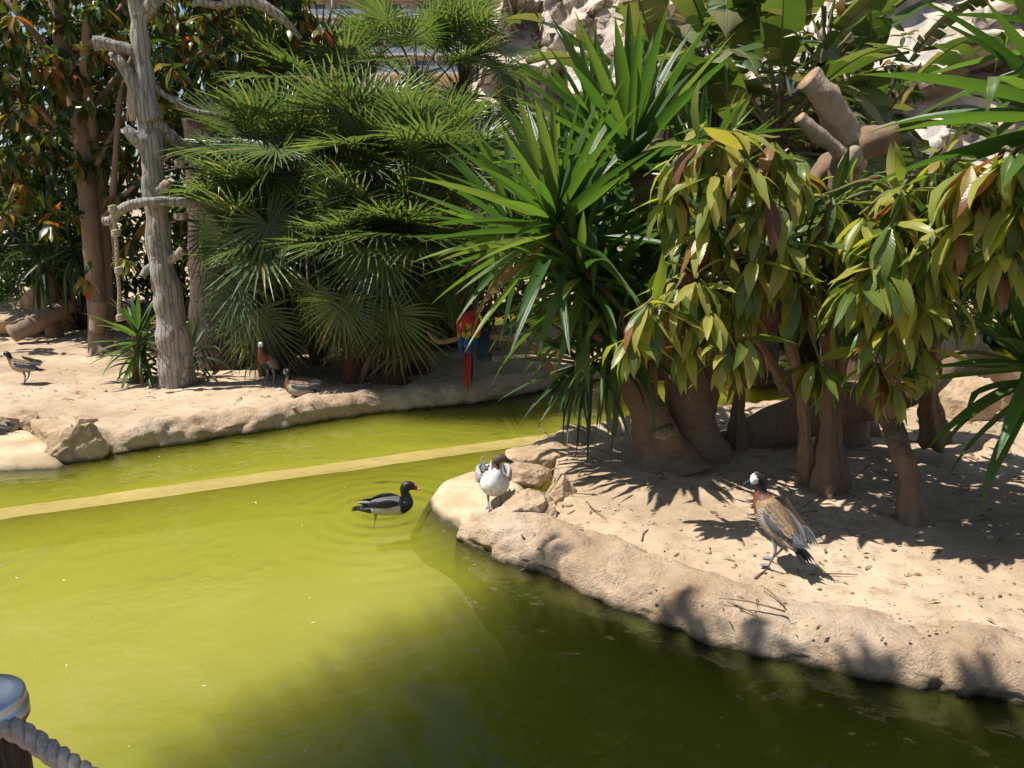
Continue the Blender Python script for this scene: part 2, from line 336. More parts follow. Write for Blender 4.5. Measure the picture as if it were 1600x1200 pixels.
# pond floor: depth varies, so the murky water turns from yellow-green to dark green
ctl = [((100, 900), .22), ((350, 880), .23), ((550, 900), .21), ((620, 850), .23), ((150, 1000), .21), ((300, 980), .24), ((60, 1080), .24), ((450, 950), .26), ((300, 800), .33), ((600, 745), .42), ((100, 845), .30), ((250, 1080), .40), ((500, 1050), .55), ((650, 940), .40), ((720, 1000), .85), ((820, 970), .9), ((950, 990), .95),
       ((900, 1000), .85), ((1100, 1080), 1.0), ((1400, 1130), 1.0), ((600, 1130), 1.0), ((380, 1180), 1.0), ((450, 1110), .75), ((100, 1180), .6), ((800, 1180), 1.05), ((830, 930), .85), ((740, 890), .42), ((690, 860), .22), ((640, 790), .25), ((700, 740), .36), ((30, 775), .28), ((200, 745), .3), ((400, 705), .3), ((700, 660), .34), ((900, 640), .34), ((1200, 600), .36), ((1300, 570), .3), ((800, 500), .3), ((850, 700), .40), ((1150, 640), .45), ((1500, 1180), 1.0), ((1600, 1400), 1.0), ((0, 1500), .6)]
ctl = [(G(x, y, 0).to_2d(), d) for (x, y), d in ctl]
def depth(x, y):
    s = t = 0
    for p, d in ctl:
        q = 1 / ((p.x - x) ** 2 + (p.y - y) ** 2 + 0.02) ** 1.5; s += q; t += q * d
    return -t / s
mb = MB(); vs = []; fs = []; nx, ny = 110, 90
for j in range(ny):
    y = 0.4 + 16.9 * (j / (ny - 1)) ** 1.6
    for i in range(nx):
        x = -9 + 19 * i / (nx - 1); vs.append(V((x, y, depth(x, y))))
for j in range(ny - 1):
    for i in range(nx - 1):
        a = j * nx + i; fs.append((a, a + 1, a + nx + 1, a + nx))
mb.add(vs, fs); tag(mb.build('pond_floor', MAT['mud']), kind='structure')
mb = MB(); a = [V((x, y, z)) for z in (-1.35, 0) for x, y in ((-9, .4), (10, .4), (10, 17.25), (-9, 17.25))]
mb.add(a, [(3, 2, 1, 0), (4, 5, 6, 7), (0, 1, 5, 4), (1, 2, 6, 5), (2, 3, 7, 6), (3, 0, 4, 7)]); tag(mb.build('water', MAT['water'], smooth=False), kind='structure')

# ------------------------------------------------------------------ rendered kerbs along the banks
def kerb(name, label, line, prof, st=0.045, amp=0.03, flip=1, var=0.2):
    """a rough rounded kerb swept along a waterline; prof: (outward, z)"""
    L = [0]
    for a, b in zip(line[:-1], line[1:]): L.append(L[-1] + (b - a).length)
    n = int(L[-1] / st); sm = spline([V((p.x, p.y, 0)) for p in line], n)
    pr = spline([V((o, 0, z)) for o, z in prof], 34); m = len(pr); vs = []
    for k in range(n):
        T = (sm[min(k + 1, n - 1)] - sm[max(k - 1, 0)]).normalized(); N = V((T.y, -T.x, 0)) * flip
        en = min(1, k / 12, (n - 1 - k) / 12)
        hs = 1 + var * fbm(V((k * st * 1.3, 7.7, flip * 3.0)), 3)
        for j, q in enumerate(pr):
            p = sm[k] + N * (q.x - prof[-3][0]) * (.35 + .65 * en if q.x < prof[-3][0] else 1) + V((0, 0, q.z * (hs * (.55 + .45 * en) if q.z > 0 else 1)))
            d = fbm(p * 2.6, 3) * amp * 1.7 + fbm(p * 9.0, 4) * amp * 0.7 - max(0, .25 - abs(noise.noise(p * 4.0 + V((4, 0, 0))))) * amp * 2.6 + fbm(p * 30, 2) * amp * .18
            nn = (N * (0.4 if q.z > 0.12 else 1) + V((0, 0, 1 if q.z > 0.05 else 0))).normalized()
            vs.append(p + nn * d * min(1, max(0.15, (j) / 5)))
    mb = MB(); mb.add(vs, [(k * m + j, k * m + j + 1, (k + 1) * m + j + 1, (k + 1) * m + j) for k in range(n - 1) for j in range(m - 1)])
    return tag(mb.build(name, MAT['kerb']), label, 'kerb', 'kerbs of the pond')
pf = [(-.34, .10), (-.24, .19), (-.10, .215), (.0, .19), (.06, .12), (.075, .03), (.09, -.12), (.2, -.9)]
kerb('kerb', 'long rough tan kerb along the far bank in front of the palms', W((140, 718)) + far_line[5:], pf, flip=1)
pn = [(-.36, .09), (-.26, .175), (-.10, .20), (.02, .175), (.10, .105), (.12, .03), (.14, -.12), (.3, -1.1)]
kerb('kerb', 'wide smooth sunlit kerb on the near side of the island', isl_near[:], pn, 0.022, 0.03, flip=-1)
kerb('kerb', 'shaded low kerb on the back edge of the island below the tree trunks', isl_back, pf, 0.06, 0.035, flip=-1)

def sheet(name, label, cat, poly2d, z, edge_drop, mat, st=0.035, fall=0.14, amp=0.008, kind=None):
    xs = [p.x for p in poly2d]; ys = [p.y for p in poly2d]; loop = poly2d + [poly2d[0]]
    def zf(x, y):
        p = V((x, y)); d = dline(p, loop); t = min(1, d / fall); t = t * t * (3 - 2 * t)
        return lerp(z - edge_drop, z, t) + amp * fbm(V((x * 4, y * 4, 9)), 4)
    o = grid_patch(name, poly2d, min(xs) - .05, max(xs) + .05, min(ys) - .05, max(ys) + .05, st, zf=zf)
    o.data.materials[0] = MAT[mat]
    if cat: del o['kind']; tag(o, label, cat)
    return o
sheet('shelf', 'pale worn concrete shelf dipping into the water under the white-breasted duck', 'shelf', tip_poly, 0.085, 0.55, 'shelf', 0.025, fall=0.42)
sheet('shelf', 'flat pale concrete ramp at the water below the left edge stones', 'shelf', ramp_poly, 0.10, 0.15, 'shelf', 0.05, fall=0.2)
# submerged wall
a, b = G(-260, 838, -.05), G(1260, 628, -.05)
mb = MB(); vs = []; d = (b - a); nrm = V((d.y, -d.x, 0)).normalized(); n = 160
for k in range(n):
    p = a + d * k / (n - 1)
    for o, z in ((.30, -.75), (.125, -.25), (.112, -.058), (0, -.042), (-.112, -.05), (-.125, -.25), (-.3, -.75)):
        q = p + nrm * o; q.z = z; vs.append(q + V((0, 0, 0.006 * fbm(q * 3, 3))) + nrm * 0.012 * fbm(q * 2.0, 2))
mb.add(vs, [(k * 7 + j, k * 7 + j + 1, k * 7 + j + 8, k * 7 + j + 7) for k in range(n - 1) for j in range(6)])
tag(mb.build('sunken_wall', MAT['ledge'], smooth=False), 'yellowish wall top running straight just below the pond surface', 'wall')

# ------------------------------------------------------------------ stones
def rock_mesh(name, seed, dims, planes=15, sub=5, mat='stone', rough=0.05, round_=0.0):
    import bmesh
    rr = random.Random(seed); bm = bmesh.new(); bmesh.ops.create_icosphere(bm, subdivisions=sub, radius=1)
    pl = [(V((rr.gauss(0, 1), rr.gauss(0, 1), rr.gauss(0, 1))).normalized(), rr.uniform(.45, .92)) for _ in range(planes)]
    off = V((rr.random() * 50, 0, 0))
    for v in bm.verts:
        n = v.co.normalized(); r = 1.25
        for pn_, d in pl:
            t = n.dot(pn_)
            if t > 0.05: r = min(r, d / t)
        r = lerp(r, 0.85, round_)
        r *= 1 + rough * fbm(n * 2.5 + off, 4) * 1.6 + rough * 0.5 * fbm(n * 9 + off, 3) + rough * 0.25 * fbm(n * 26 + off, 2)
        v.co = V((n.x * r * dims[0], n.y * r * dims[1], n.z * r * dims[2]))
    m = bpy.data.meshes.new(name); bm.to_mesh(m); bm.free(); m.materials.append(MAT[mat])
    m.polygons.foreach_set('use_smooth', [True] * len(m.polygons)); m.set_sharp_from_angle(angle=R(24)) if not round_ else None; m.update(); return m
def rock(label, loc, dims, seed, rz=0, name='stone', cat='stone', group=None, mat='stone', **kw):
    o = inst(name, rock_mesh(name, seed, dims, mat=mat, **kw), TR(V(loc), Matrix.Rotation(rz, 3, 'Z')))
    return tag(o, label, cat, group)
def on(px, py, z=0.16): return G(px, py, z)
g1 = 'stones by the left concrete ramp'
rock('squarish stone with a dark front face standing in the water at the ramp corner', on(124, 706, .05), (.30, .25, .27), 3, .4, group=g1)
rock('grey slanting slab stone beside the block at the ramp corner', on(90, 680, .1), (.2, .28, .2), 5, .9, group=g1)
rock('small tan stone with a dark side behind the ramp corner block', on(130, 660, .18), (.12, .10, .11), 8, .2, group=g1)
rock('reddish low stone at the back of the concrete ramp', on(42, 657, .15), (.20, .14, .13), 11, .1, group=g1)
rock('cream stone at the left edge behind the concrete ramp', on(8, 665, .14), (.17, .14, .12), 14, .6, group=g1)
rock('low tan stone between the ramp and the sand', on(72, 668, .13), (.12, .1, .09), 17, 1.2, group=g1)
g2 = 'stones on the island tip'
rock('angular stone with a dark right face below the white-breasted duck', on(806, 797, .17), (.17, .14, .15), 21, .3, group=g2)
rock('small low stone right of the angular stone on the tip', on(856, 800, .17), (.10, .09, .09), 25, 1.1, group=g2)
rock('upright stone at the edge of the leaf shadows on the tip', on(878, 768, .17), (.12, .11, .14), 29, .8, group=g2)
rock('smooth rounded boulder at the back of the island tip', on(855, 720, .07), (.36, .22, .17), 31, .35, round_=.35, group=g2)
rock('low sunlit lump between the boulder and the upright stone', on(830, 742, .10), (.24, .17, .12), 33, .2, round_=.35, group=g2)
g3 = 'rocks behind the left bank'
for i, (px, py, Y, d, lb) in enumerate([(20, 500, 12.2, (.55, .4, .42), 'cream rock at the left edge behind the lying log'), (62, 490, 12.4, (.42, .4, .5), 'pinkish upright rock right of the cream one under the hanging leaves'), (-30, 480, 12.8, (.6, .4, .6), 'dark cracked rock at the far left edge'), (95, 512, 12.6, (.35, .3, .25), 'low rock under the upper end of the lying log')]):
    rock(lb, P(px, py, Y), d, 40 + i, i, 'rock', 'rock', g3)
g4 = 'rocks behind the island on the right'
for i, (px, py, Y, d, lb) in enumerate([(1570, 615, 7.6, (.55, .4, .42), 'large sunlit rock under the right edge blades'), (1490, 640, 7.2, (.30, .3, .42), 'shaded brown rock left of the sunlit right rock'), (1420, 655, 7.6, (.3, .25, .2), 'low pale rock behind the bent tree stem'), (1580, 745, 5.9, (.35, .3, .25), 'grey-brown rock in the shade at the right edge'), (1640, 560, 8.4, (.7, .5, .7), 'tall pale rock at the right edge above the others'), (1500, 560, 9.3, (.5, .5, .45), 'distant pale rock glimpsed through the mango leaves')]):
    rock(lb, P(px, py, Y), d, 60 + i, i, 'rock', 'rock', g4)

# ------------------------------------------------------------------ cliff and apartment block far behind
mb = MB(); vs = []; nx, nz = 240, 130
def cliff_h(x): 
    t = max(0, min(1, (x + 3.2) / 2.6)); return lerp(3.2, 13.5, t * t * (3 - 2 * t)) + 1.2 * fbm(V((x * .5, 0, 2)), 3)
for j in range(nz):
    for i in range(nx):
        x = -9 + 36 * i / (nx - 1); u = j / (nz - 1); h = cliff_h(x)
        y = lerp(25.5, 15.5, max(0, min(1, (x - 1) / 9))) + 8.0 * u ** 1.1
        p = V((x, y, 0.0 + h * u)); q = p * 0.42
        dsp = fbm(p * 0.9, 5) * 0.45 + abs(fbm(p * 2.7, 4)) * 0.25
        for sc_, am in ((.5, 1.0), (1.3, .5)):
            qq = V((p.x, p.z * .8, 0)) * sc_ + V((fbm(p * .7, 2), fbm(p * .7 + V((5, 5, 5)), 2), 0)) * .35; vd, vp = noise.voronoi(qq)
            h_ = noise.cell_vector(vp[0] * 13.7) - V((.5, .5, .5)); dl = qq - vp[0]
            dsp += (dl.x * h_.x * 3.0 + dl.y * (h_.y * 1.5 - 1.3) + h_.z * .8) * am / sc_ * .75
        vs.append(p + V((0.25 * fbm(p * 1.1 + V((9, 0, 0)), 3), -dsp, 0)))
mb.add(vs, [(j * nx + i, j * nx + i + 1, (j + 1) * nx + i + 1, (j + 1) * nx + i) for j in range(nz - 1) for i in range(nx - 1)])
tag(mb.build('cliff', MAT['cliff']), 'pale limestone cliff rising behind the plants', 'cliff', kind='structure')

def box(mb, c, s, mi=0):
    x, y, z = (q / 2 for q in s); c = V(c)
    v = [c + V((a * x, b * y, d * z)) for d in (-1, 1) for b in (-1, 1) for a in (-1, 1)]
    mb.add(v, [(0, 2, 3, 1), (4, 5, 7, 6), (0, 1, 5, 4), (2, 6, 7, 3), (0, 4, 6, 2), (1, 3, 7, 5)], mi=mi)
def building():
    Y = 140; x0, x1 = -38.0, -4.0; t = thing('apartment_block', 'distant pale apartment block with long balconies above the palms', 'building', (-21, Y, 0))
    wall = plain('pinkish_render', (0.56, 0.42, 0.36), sc=3); slab = plain('white_render', (0.68, 0.64, 0.60), sc=3); gls = plain('window_glass', (0.08, 0.10, 0.13), 0.1, 0.6, sc=1, bs=0)
    rail = plain('blue_glass_rail', (0.30, 0.36, 0.46), 0.15, 0.6, sc=1, bs=0); shut = plain('white_shutter', (0.66, 0.64, 0.62), sc=5); awn = plain('orange_awning', (0.55, 0.26, 0.09), sc=4)
    m = MB(); box(m, ((x0 + x1) / 2, Y + 6, 24), (x1 - x0, 10, 48)); m.build('wall', wall, t, False)
    ms = MB(); box(ms, (0, 0, 0), (x1 - x0 + .6, 2.4, 0.32)); ms = ms.mesh('floor_slab', slab, False)
    mr = MB(); box(mr, (0, 0, 0), (x1 - x0, 0.08, 1.0)); mr = mr.mesh('railing', rail, False)
    mw = MB(); box(mw, (0, 0, 0), (1.7, 0.1, 2.1)); mw = mw.mesh('window', gls, False)
    mh = MB(); box(mh, (0, 0, 0), (0.8, 0.12, 2.1)); mh = mh.mesh('shutter', shut, False)
    md = MB(); box(md, (0, 0, 0), (0.25, 2.2, 2.5)); md = md.mesh('balcony_divider', slab, False)
    for s in range(8, 16):
        z = s * 2.9 + 0.9; o = Matrix.Identity(3)
        inst('floor_slab', ms, TR(V(((x0 + x1) / 2, Y, z)), o), t); inst('railing', mr, TR(V(((x0 + x1) / 2, Y - 1.1, z + .66)), o), t)
        for q in range(8):
            x = x0 + 2 + q * 4.2
            inst('window', mw, TR(V((x, Y + .96, z + 1.25)), o), t); inst('shutter', mh, TR(V((x + 1.35, Y + .95, z + 1.25)), o), t)
            if q % 2: inst('balcony_divider', md, TR(V((x + 2.4, Y, z + 1.42)), o), t)
    ma = MB(); ma.add([V((x0, Y - 3.2, 27.9)), V((-24, Y - 3.2, 27.9)), V((-24, Y - 1.0, 29.2)), V((x0, Y - 1.0, 29.2)), V((x0, Y - 3.2, 27.2)), V((-24, Y - 3.2, 27.2))], [(0, 1, 2, 3), (4, 5, 1, 0)]); ma.build('awning', awn, t, False)
building()

# ------------------------------------------------------------------ leaf shapes
def sword_geo(elev, droop, kink, fold=0.35, seg=9, seed=0):
    """long blade starting along +X at an elevation, sagging under its weight; length 1, width 1 (scaled by y)"""
    rr = random.Random(seed); p = V((0, 0, 0)); a = elev; vs = []; uv = []; fs = []
    for k in range(seg + 1):
        s = k / seg
        wd = (0.55 + 0.45 * min(1, s / .25)) * max(0.0, 1 - max(0, (s - .45) / .55) ** 1.7) * 0.5
        if k == seg: wd = 0.004
        t = V((math.cos(a), 0, math.sin(a))); n = V((-math.sin(a), 0, math.cos(a)))
        fd = fold * (1 - .5 * s) * wd * 0.15
        vs += [p + V((0, -wd, 0)) + n * fd, p - n * fd * .6, p + V((0, wd, 0)) + n * fd]; uv += [(0, s), (.5, s), (1, s)]
        p = p + t / seg
        a -= droop * (0.3 + 1.4 * s) / seg * 1.0
        if kink and abs(s - kink) < .5 / seg: a = -R(78) + rr.uniform(-.1, .1)
        a = max(a, -R(88))
    for k in range(seg):
        for j in (0, 1): fs.append((k * 3 + j, k * 3 + j + 1, k * 3 + j + 4, k * 3 + j + 3))
    return vs, fs, uv
_sw = {}
def sword(elev, droop, kink, mat):
    key = (round(math.degrees(elev) / 7), round(droop / .3), round(kink * 8) if kink else 0, mat)
    if key not in _sw:
        mb = MB(); mb.add(*sword_geo(R(key[0] * 7), key[1] * .3, key[2] / 8, seed=len(_sw))); _sw[key] = mb.mesh('leaf', MAT[mat])
    return _sw[key]
def leaf_axis(axis, t, az):
    """direction at polar angle t from an axis"""
    A = V(axis).normalized(); s = A.orthogonal().normalized(); u = A.cross(s)
    return A * math.cos(t) + (s * math.cos(az) + u * math.sin(az)) * math.sin(t)
def rosette(parent, c, axis, n, L, wd, tmin=8, tmax=120, seed=0, mat='yucca', droop=0.5, kinkp=0.18, dead=0, name='leaf'):
    rr = random.Random(seed)
    for i in range(n):
        f = i / max(1, n - 1); t = R(lerp(tmin, tmax, f ** 0.85) + rr.uniform(-6, 6)); az = i * 2.39996 + rr.uniform(-.25, .25)
        d = leaf_axis(axis, t, az); el = math.asin(max(-1, min(1, d.z))); z = math.atan2(d.y, d.x)
        ln = L * rr.uniform(.8, 1.08) * (0.75 + .25 * min(1, f * 4)) * (1 - .15 * max(0, f - .7))
        kk = rr.choice([.375, .5, .625]) if (rr.random() < kinkp and f > .35 and el < R(60)) else 0
        dr = droop * rr.uniform(.2, 1.5) * (.35 + 1.2 * f); mt = mat
        if dead and f > 1 - dead and rr.random() < .75: mt = 'dead_leaf'
        base = V(c) + d * 0.02 - V(axis).normalized() * (0.22 * f)
        inst(name, sword(el, dr, kk, mt), TR(base, Matrix.Rotation(z, 3, 'Z') @ Matrix.Rotation(rr.uniform(-.4, .4), 3, V((math.cos(el), 0, math.sin(el)))), ln, wd * rr.uniform(.8, 1.15), ln), parent)

_ff = {}; _fd = {}
def frond_geo(elev, seed, pet, R_=0.70, nl=34, mb=None):
    """fan leaf: petiole leaving along +X, then a pleated fan of narrow leaflets"""
    rr = random.Random(seed); mb = MB(); p = V((0, 0, 0)); a = elev; pts = [p]
    sag = rr.uniform(.25, .75)
    for k in range(6):
        p = p + V((math.cos(a), 0, math.sin(a))) * pet / 6; a -= sag / 6; pts.append(p)
    tube(mb, pts, [.016, .013, .011, .010, .009, .008, .007], 5, 7, mi=1, smooth=False)
    a -= lerp(rr.uniform(.85, 1.3), rr.uniform(-.1, .15), max(0, min(1, (math.degrees(elev) - 12) / 42 + rr.uniform(-.2, .2)))); d = V((math.cos(a), 0, math.sin(a))); n = V((-math.sin(a), 0, math.cos(a))); y = V((0, 1, 0))
    span = R(rr.uniform(125, 165)); dth = 2 * span / nl; cup = rr.uniform(.05, .3)
    for i in range(nl):
        th = lerp(-span, span, i / (nl - 1)) + rr.uniform(-.02, .02)
        dr = (d * math.cos(th) + y * math.sin(th) + n * cup * (.4 + .6 * abs(math.cos(th)))).normalized()
        ac = dr.cross(n).normalized(); r = R_ * (1 - .38 * (abs(th) / span) ** 2) * rr.uniform(.9, 1.06)
        up = ac.cross(dr) * -1
        if up.dot(n) < 0: up = -up
        sg = rr.uniform(.02, .22) * r; rows = [(.42, 1.0), (.68, .55), (.88, .28)]; vs = [p]; uv = [(.5, 0)]
        for s, ww in rows:
            q = p + dr * r * s - V((0, 0, 1)) * sg * s ** 2.5; hw = r * .34 * math.tan(dth / 2) * ww * 1.05
            vs += [q - ac * hw + up * hw * .35, q - up * hw * .45, q + ac * hw + up * hw * .35]; uv += [(0, s), (.5, s), (1, s)]
        tipd = rr.uniform(0, .35) if rr.random() < .25 else 0
        vs.append(p + dr * r * (1 - tipd * .3) - V((0, 0, 1)) * (sg + tipd * r * .5)); uv.append((.5, 1))
        fs = [(0, 1, 2), (0, 2, 3), (1, 4, 5, 2), (2, 5, 6, 3), (4, 7, 8, 5), (5, 8, 9, 6), (7, 10, 8), (8, 10, 9)]
        mb.add(vs, fs, uv)
    return mb
def frond(elev, v, pet):
    key = (round(math.degrees(elev) / 13), v, round(pet / .2))
    if key not in _ff: _ff[key] = frond_geo(R(key[0] * 13), hash(key) & 0xffff, key[2] * .2).mesh('frond', [MAT['palm'], MAT['twig']])
    return _ff[key]
def dead_frond(elev):
    key = round(math.degrees(elev) / 20)
    if key not in _fd: _fd[key] = frond_geo(R(key * 20), 77 + key, .5).mesh('dead_frond', [MAT['dead_leaf'], MAT['palm_fibre']])
    return _fd[key]
def palm(label, c, axis, n, base, seed, pet=(.5, 1.0), sc=1.0, tmin=8, tmax=125, trunk=True):
    rr = random.Random(seed); c = V(c); base = V(base)
    t = thing('fan_palm', label, 'palm', base, 'fan palms on the far bank')
    if trunk:
        m = MB(); mid = (base + c) / 2 + V((rr.uniform(-.1, .1), 0, 0)); tube(m, [base - V((0, 0, .1)), mid, c], [.13, .11, .10], 14, 26, .35, 7.0); m.build('trunk', MAT['palm_fibre'], t)
        m = MB()   # old leaf bases left on the trunk
        for i in range(70):
            f = rr.random() ** .7; p = base.lerp(c, f); az = rr.random() * 6.28; d = V((math.cos(az), math.sin(az), .9)).normalized()
            tube(m, [p + d * .08, p + d * .2, p + d * rr.uniform(.24, .36)], [.022, .014, .006], 4, 3, smooth=False)
        m.build('leaf_base', MAT['palm_fibre'], t)['kind'] = 'stuff'
    for i in range(7):
        d = leaf_axis((0, -.3, 1), R(rr.uniform(125, 160)), i * .9); el = math.asin(max(-1, min(1, d.z)))
        inst('dead_frond', dead_frond(el), TR(c - V((0, 0, .25 + .05 * i)), Matrix.Rotation(math.atan2(d.y, d.x), 3, 'Z'), .85, .7, .85), t)
    for i in range(n):
        f = i / (n - 1); d = leaf_axis(axis, R((lerp(tmin, 50, f / .5) if f < .5 else lerp(74, max(tmax, 112), (f - .5) / .5)) + rr.uniform(-8, 8)), i * 2.39996 + rr.uniform(-.3, .3))
        el = math.asin(max(-1, min(1, d.z))); s = sc * rr.uniform(.88, 1.12)
        inst('frond', frond(el, rr.randint(0, 3), rr.uniform(*pet)), TR(c + d * .05 - V(axis) * .25 * f, Matrix.Rotation(math.atan2(d.y, d.x), 3, 'Z') @ Matrix.Rotation(rr.uniform(-.5, .5), 3, V((math.cos(el), 0, math.sin(el)))), s, s, s), t)
    return t

def blade_geo(curl, wave, seed, rows=(0, .1, .28, .5, .72, .88, 1), wd=.25, fold=.22):
    """lance-shaped leaf along +X, face up +Z, length 1"""
    rr = random.Random(seed); vs = []; uv = []; fs = []; p = V((0, 0, 0)); a = 0.0; last = 0
    prof = [.02, .42, .88, 1.0, .72, .36, .01]
    for k, s in enumerate(rows):
        p = p + V((math.cos(a), 0, -math.sin(a))) * (s - last); last = s; a = curl * s ** 1.3
        n = V((math.sin(a), 0, math.cos(a))); hw = prof[k] * wd / 2
        for j, q in enumerate((-1, -.5, 0, .5, 1)):
            vs.append(p + V((0, q * hw, 0)) + n * (fold * abs(q) * hw + wave * math.sin(k * 2.1 + j * 1.3 + seed) * hw * abs(q))); uv.append((.5 + q / 2, s))
    for k in range(len(rows) - 1):
        for j in range(4): fs.append((k * 5 + j, k * 5 + j + 1, k * 5 + j + 6, k * 5 + j + 5))
    return vs, fs, uv
BL = [blade_geo(c, w_, i, wd=q) for i, (c, w_, q) in enumerate([(.5, .15, .215), (.9, .12, .205), (1.3, .2, .23), (.25, .25, .19)])]
_bl = {}
def blade(v, mat):
    if (v, mat) not in _bl:
        mb = MB(); mb.add(*BL[v]); _bl[(v, mat)] = mb.mesh('leaf', MAT[mat])
    return _bl[(v, mat)]
SIMPLE = ([V((0, 0, 0)), V((.4, -.16, .04)), V((.45, 0, 0)), V((.4, .16, .04)), V((1, 0, -.14))], [(0, 1, 2), (0, 2, 3), (1, 4, 2), (2, 4, 3)], [(.5, 0), (0, .4), (.5, .45), (1, .4), (.5, 1)])
class Leaves:
    """gathers leaves of one plant; the ones nearest the camera become parts, the rest one mass"""
    def __init__(s, geos=None): s.L = []; s.geos = geos
    def add(s, M, v, mat, w_=0.0): s.L.append(((M.translation - CAM).length + w_, M, v, mat))
    def build(s, parent, maxn=300, name='leaf'):
        s.L.sort(key=lambda q: q[0])
        for d, M, v, mat in s.L[:maxn]: inst(name, blade(v, mat), M, parent)
        rest = s.L[maxn:]
        if rest:
            mats = sorted({q[3] for q in rest}); mb = MB()
            for d, M, v, mat in rest:
                g = BL[v]; mb.add([M @ q for q in g[0]], g[1], g[2], mats.index(mat))
            mb.build('foliage', [MAT[q] for q in mats], parent)['kind'] = 'stuff'
def whorl(LV, c, axis, n, ln, seed, mat='mango', new='copper', pnew=.12, tmin=20, tmax=140, hang=.9, nv=4):
    rr = random.Random(seed); c = V(c); A = V(axis).normalized()
    for i in range(n):
        d = leaf_axis(A, R(rr.uniform(tmin, tmax)), i * 2.4 + rr.uniform(-.4, .4))
        d = (d + V((0, 0, -hang * rr.uniform(.3, 1.5)))).normalized()
        out = V((d.x, d.y, 0)); out = out.normalized() if out.length > .05 else V((0, -1, 0))
        nrm = (V((0, 0, 1)) + out * 1.2 + V((rr.gauss(0, .3), rr.gauss(0, .3), 0))).normalized()
        nrm = (nrm - d * nrm.dot(d)).normalized()
        q = ln * rr.uniform(.7, 1.15); mt = new if rr.random() < pnew else mat
        wy = 1.5 if mat in ('ficus', 'shrub') else 1.12
        LV.add(TR(c - A * rr.uniform(0, .09) + d * .02, frame(d, nrm), q, q * wy * rr.uniform(.85, 1.15), q), rr.randrange(nv), mt)

# ------------------------------------------------------------------ birds
def feather_geo(): return sword_geo(0, .25, 0, .5, 5)
def loft(mb, ctl, rings=72, seg=36, matf=None):
    """continuous body: ctl rows are (x, y, z, half width, half height)"""
    C = spline([V(c[:3]) for c in ctl], rings); Wd = spline([float(c[3]) for c in ctl], rings); Ht = spline([float(c[4]) for c in ctl], rings)
    side = V((0, 1, 0)); vs = []; fs = []; mi = []; m = len(ctl) - 1
    for k in range(rings):
        T = (C[min(k + 1, rings - 1)] - C[max(k - 1, 0)]).normalized(); side = (side - T * side.dot(T)).normalized(); up = T.cross(side)
        for j in range(seg):
            a = 2 * math.pi * j / seg; vs.append(C[k] + side * math.cos(a) * max(.001, Wd[k]) + up * math.sin(a) * max(.001, Ht[k]))
    for k in range(rings - 1):
        for j in range(seg):
            fs.append((k * seg + j, k * seg + (j + 1) % seg, (k + 1) * seg + (j + 1) % seg, (k + 1) * seg + j))
            jt = noise.noise(vs[k * seg + j] * 55) * .22; mi.append(matf((k + .5) * m / (rings - 1) + jt, math.sin(2 * math.pi * (j + .5) / seg) + jt * .5, C[k]) if matf else 0)
    fs += [tuple(range(seg - 1, -1, -1)), tuple((rings - 1) * seg + j for j in range(seg))]; mi += [mi[0], mi[-1]]
    mb.add(vs, fs, None, mi)
def feather(name, col, edge=None, bar=None, rough=.6):
    k = M_(name); f = k.noise(45, 4)
    c = k.ramp(f, [(.3, tuple(x * .7 for x in col)), (.7, tuple(x * 1.25 for x in col))])
    if bar:
        wv = k.n('TexWave'); wv.bands_direction = 'DIAGONAL'; wv.inputs['Scale'].default_value = bar[1]; wv.inputs['Distortion'].default_value = 2.5; wv.inputs['Detail Scale'].default_value = 3; k.l(k.coords(), wv.inputs['Vector'])
        c = k.mix(k.ramp(wv.outputs['Fac'], [(.42, (0, 0, 0)), (.58, (1, 1, 1))]), c, bar[0])
    if edge:
        sep = k.n('SeparateXYZ'); k.l(k.coords('UV'), sep.inputs[0]); au = k.math('ABSOLUTE', k.math('SUBTRACT', sep.outputs[0], .5))
        e = k.math('MAXIMUM', k.ramp(au, [(.3, (0, 0, 0)), (.48, (1, 1, 1))]), k.ramp(sep.outputs[1], [(.82, (0, 0, 0)), (.95, (1, 1, 1))])); c = k.mix(e, c, edge)
    return k.done(k.principled(c, rough, .3, k.bump(f, .3, .004)))
FE = dict(white=feather('white_feather', (.72, .72, .70)), black=feather('black_feather', (.018, .017, .02), rough=.4), chest=feather('chestnut_feather', (.15, .055, .03)), gold=feather('golden_brown_feather', (.27, .18, .09)),
          brown=feather('brown_feather', (.17, .115, .07), (.36, .27, .16)), barred=feather('barred_flank', (.50, .46, .38), bar=((.06, .05, .04), 42)), dgrey=feather('dark_grey_feather', (.085, .085, .095), (.22, .22, .23)),
          lgrey=feather('vermiculated_grey_feather', (.42, .39, .36), bar=((.34, .31, .29), 90)), pink=feather('pinkish_grey_flank', (.50, .45, .42)), head=feather('dark_brown_head', (.10, .065, .04)), buff=feather('cream_feather', (.55, .46, .32)),
          red=feather('scarlet_feather', (.34, .022, .016)), yellow=feather('yellow_feather', (.40, .25, .02)), blue=feather('blue_feather', (.018, .06, .19)), dblue=feather('dark_blue_feather', (.012, .028, .085)), green=feather('green_feather', (.12, .20, .05)),
          leg=plain('grey_leg_skin', (.20, .20, .23), .6), tanleg=plain('brown_leg_skin', (.26, .19, .14), .6), bill=plain('dark_bill', (.025, .028, .034), .55, .2), redbill=plain('red_bill', (.60, .06, .03), .35), pinkbill=plain('pale_pink_bill', (.70, .52, .52), .35), eye=plain('dark_eye', (.01, .008, .006), .1, .8))
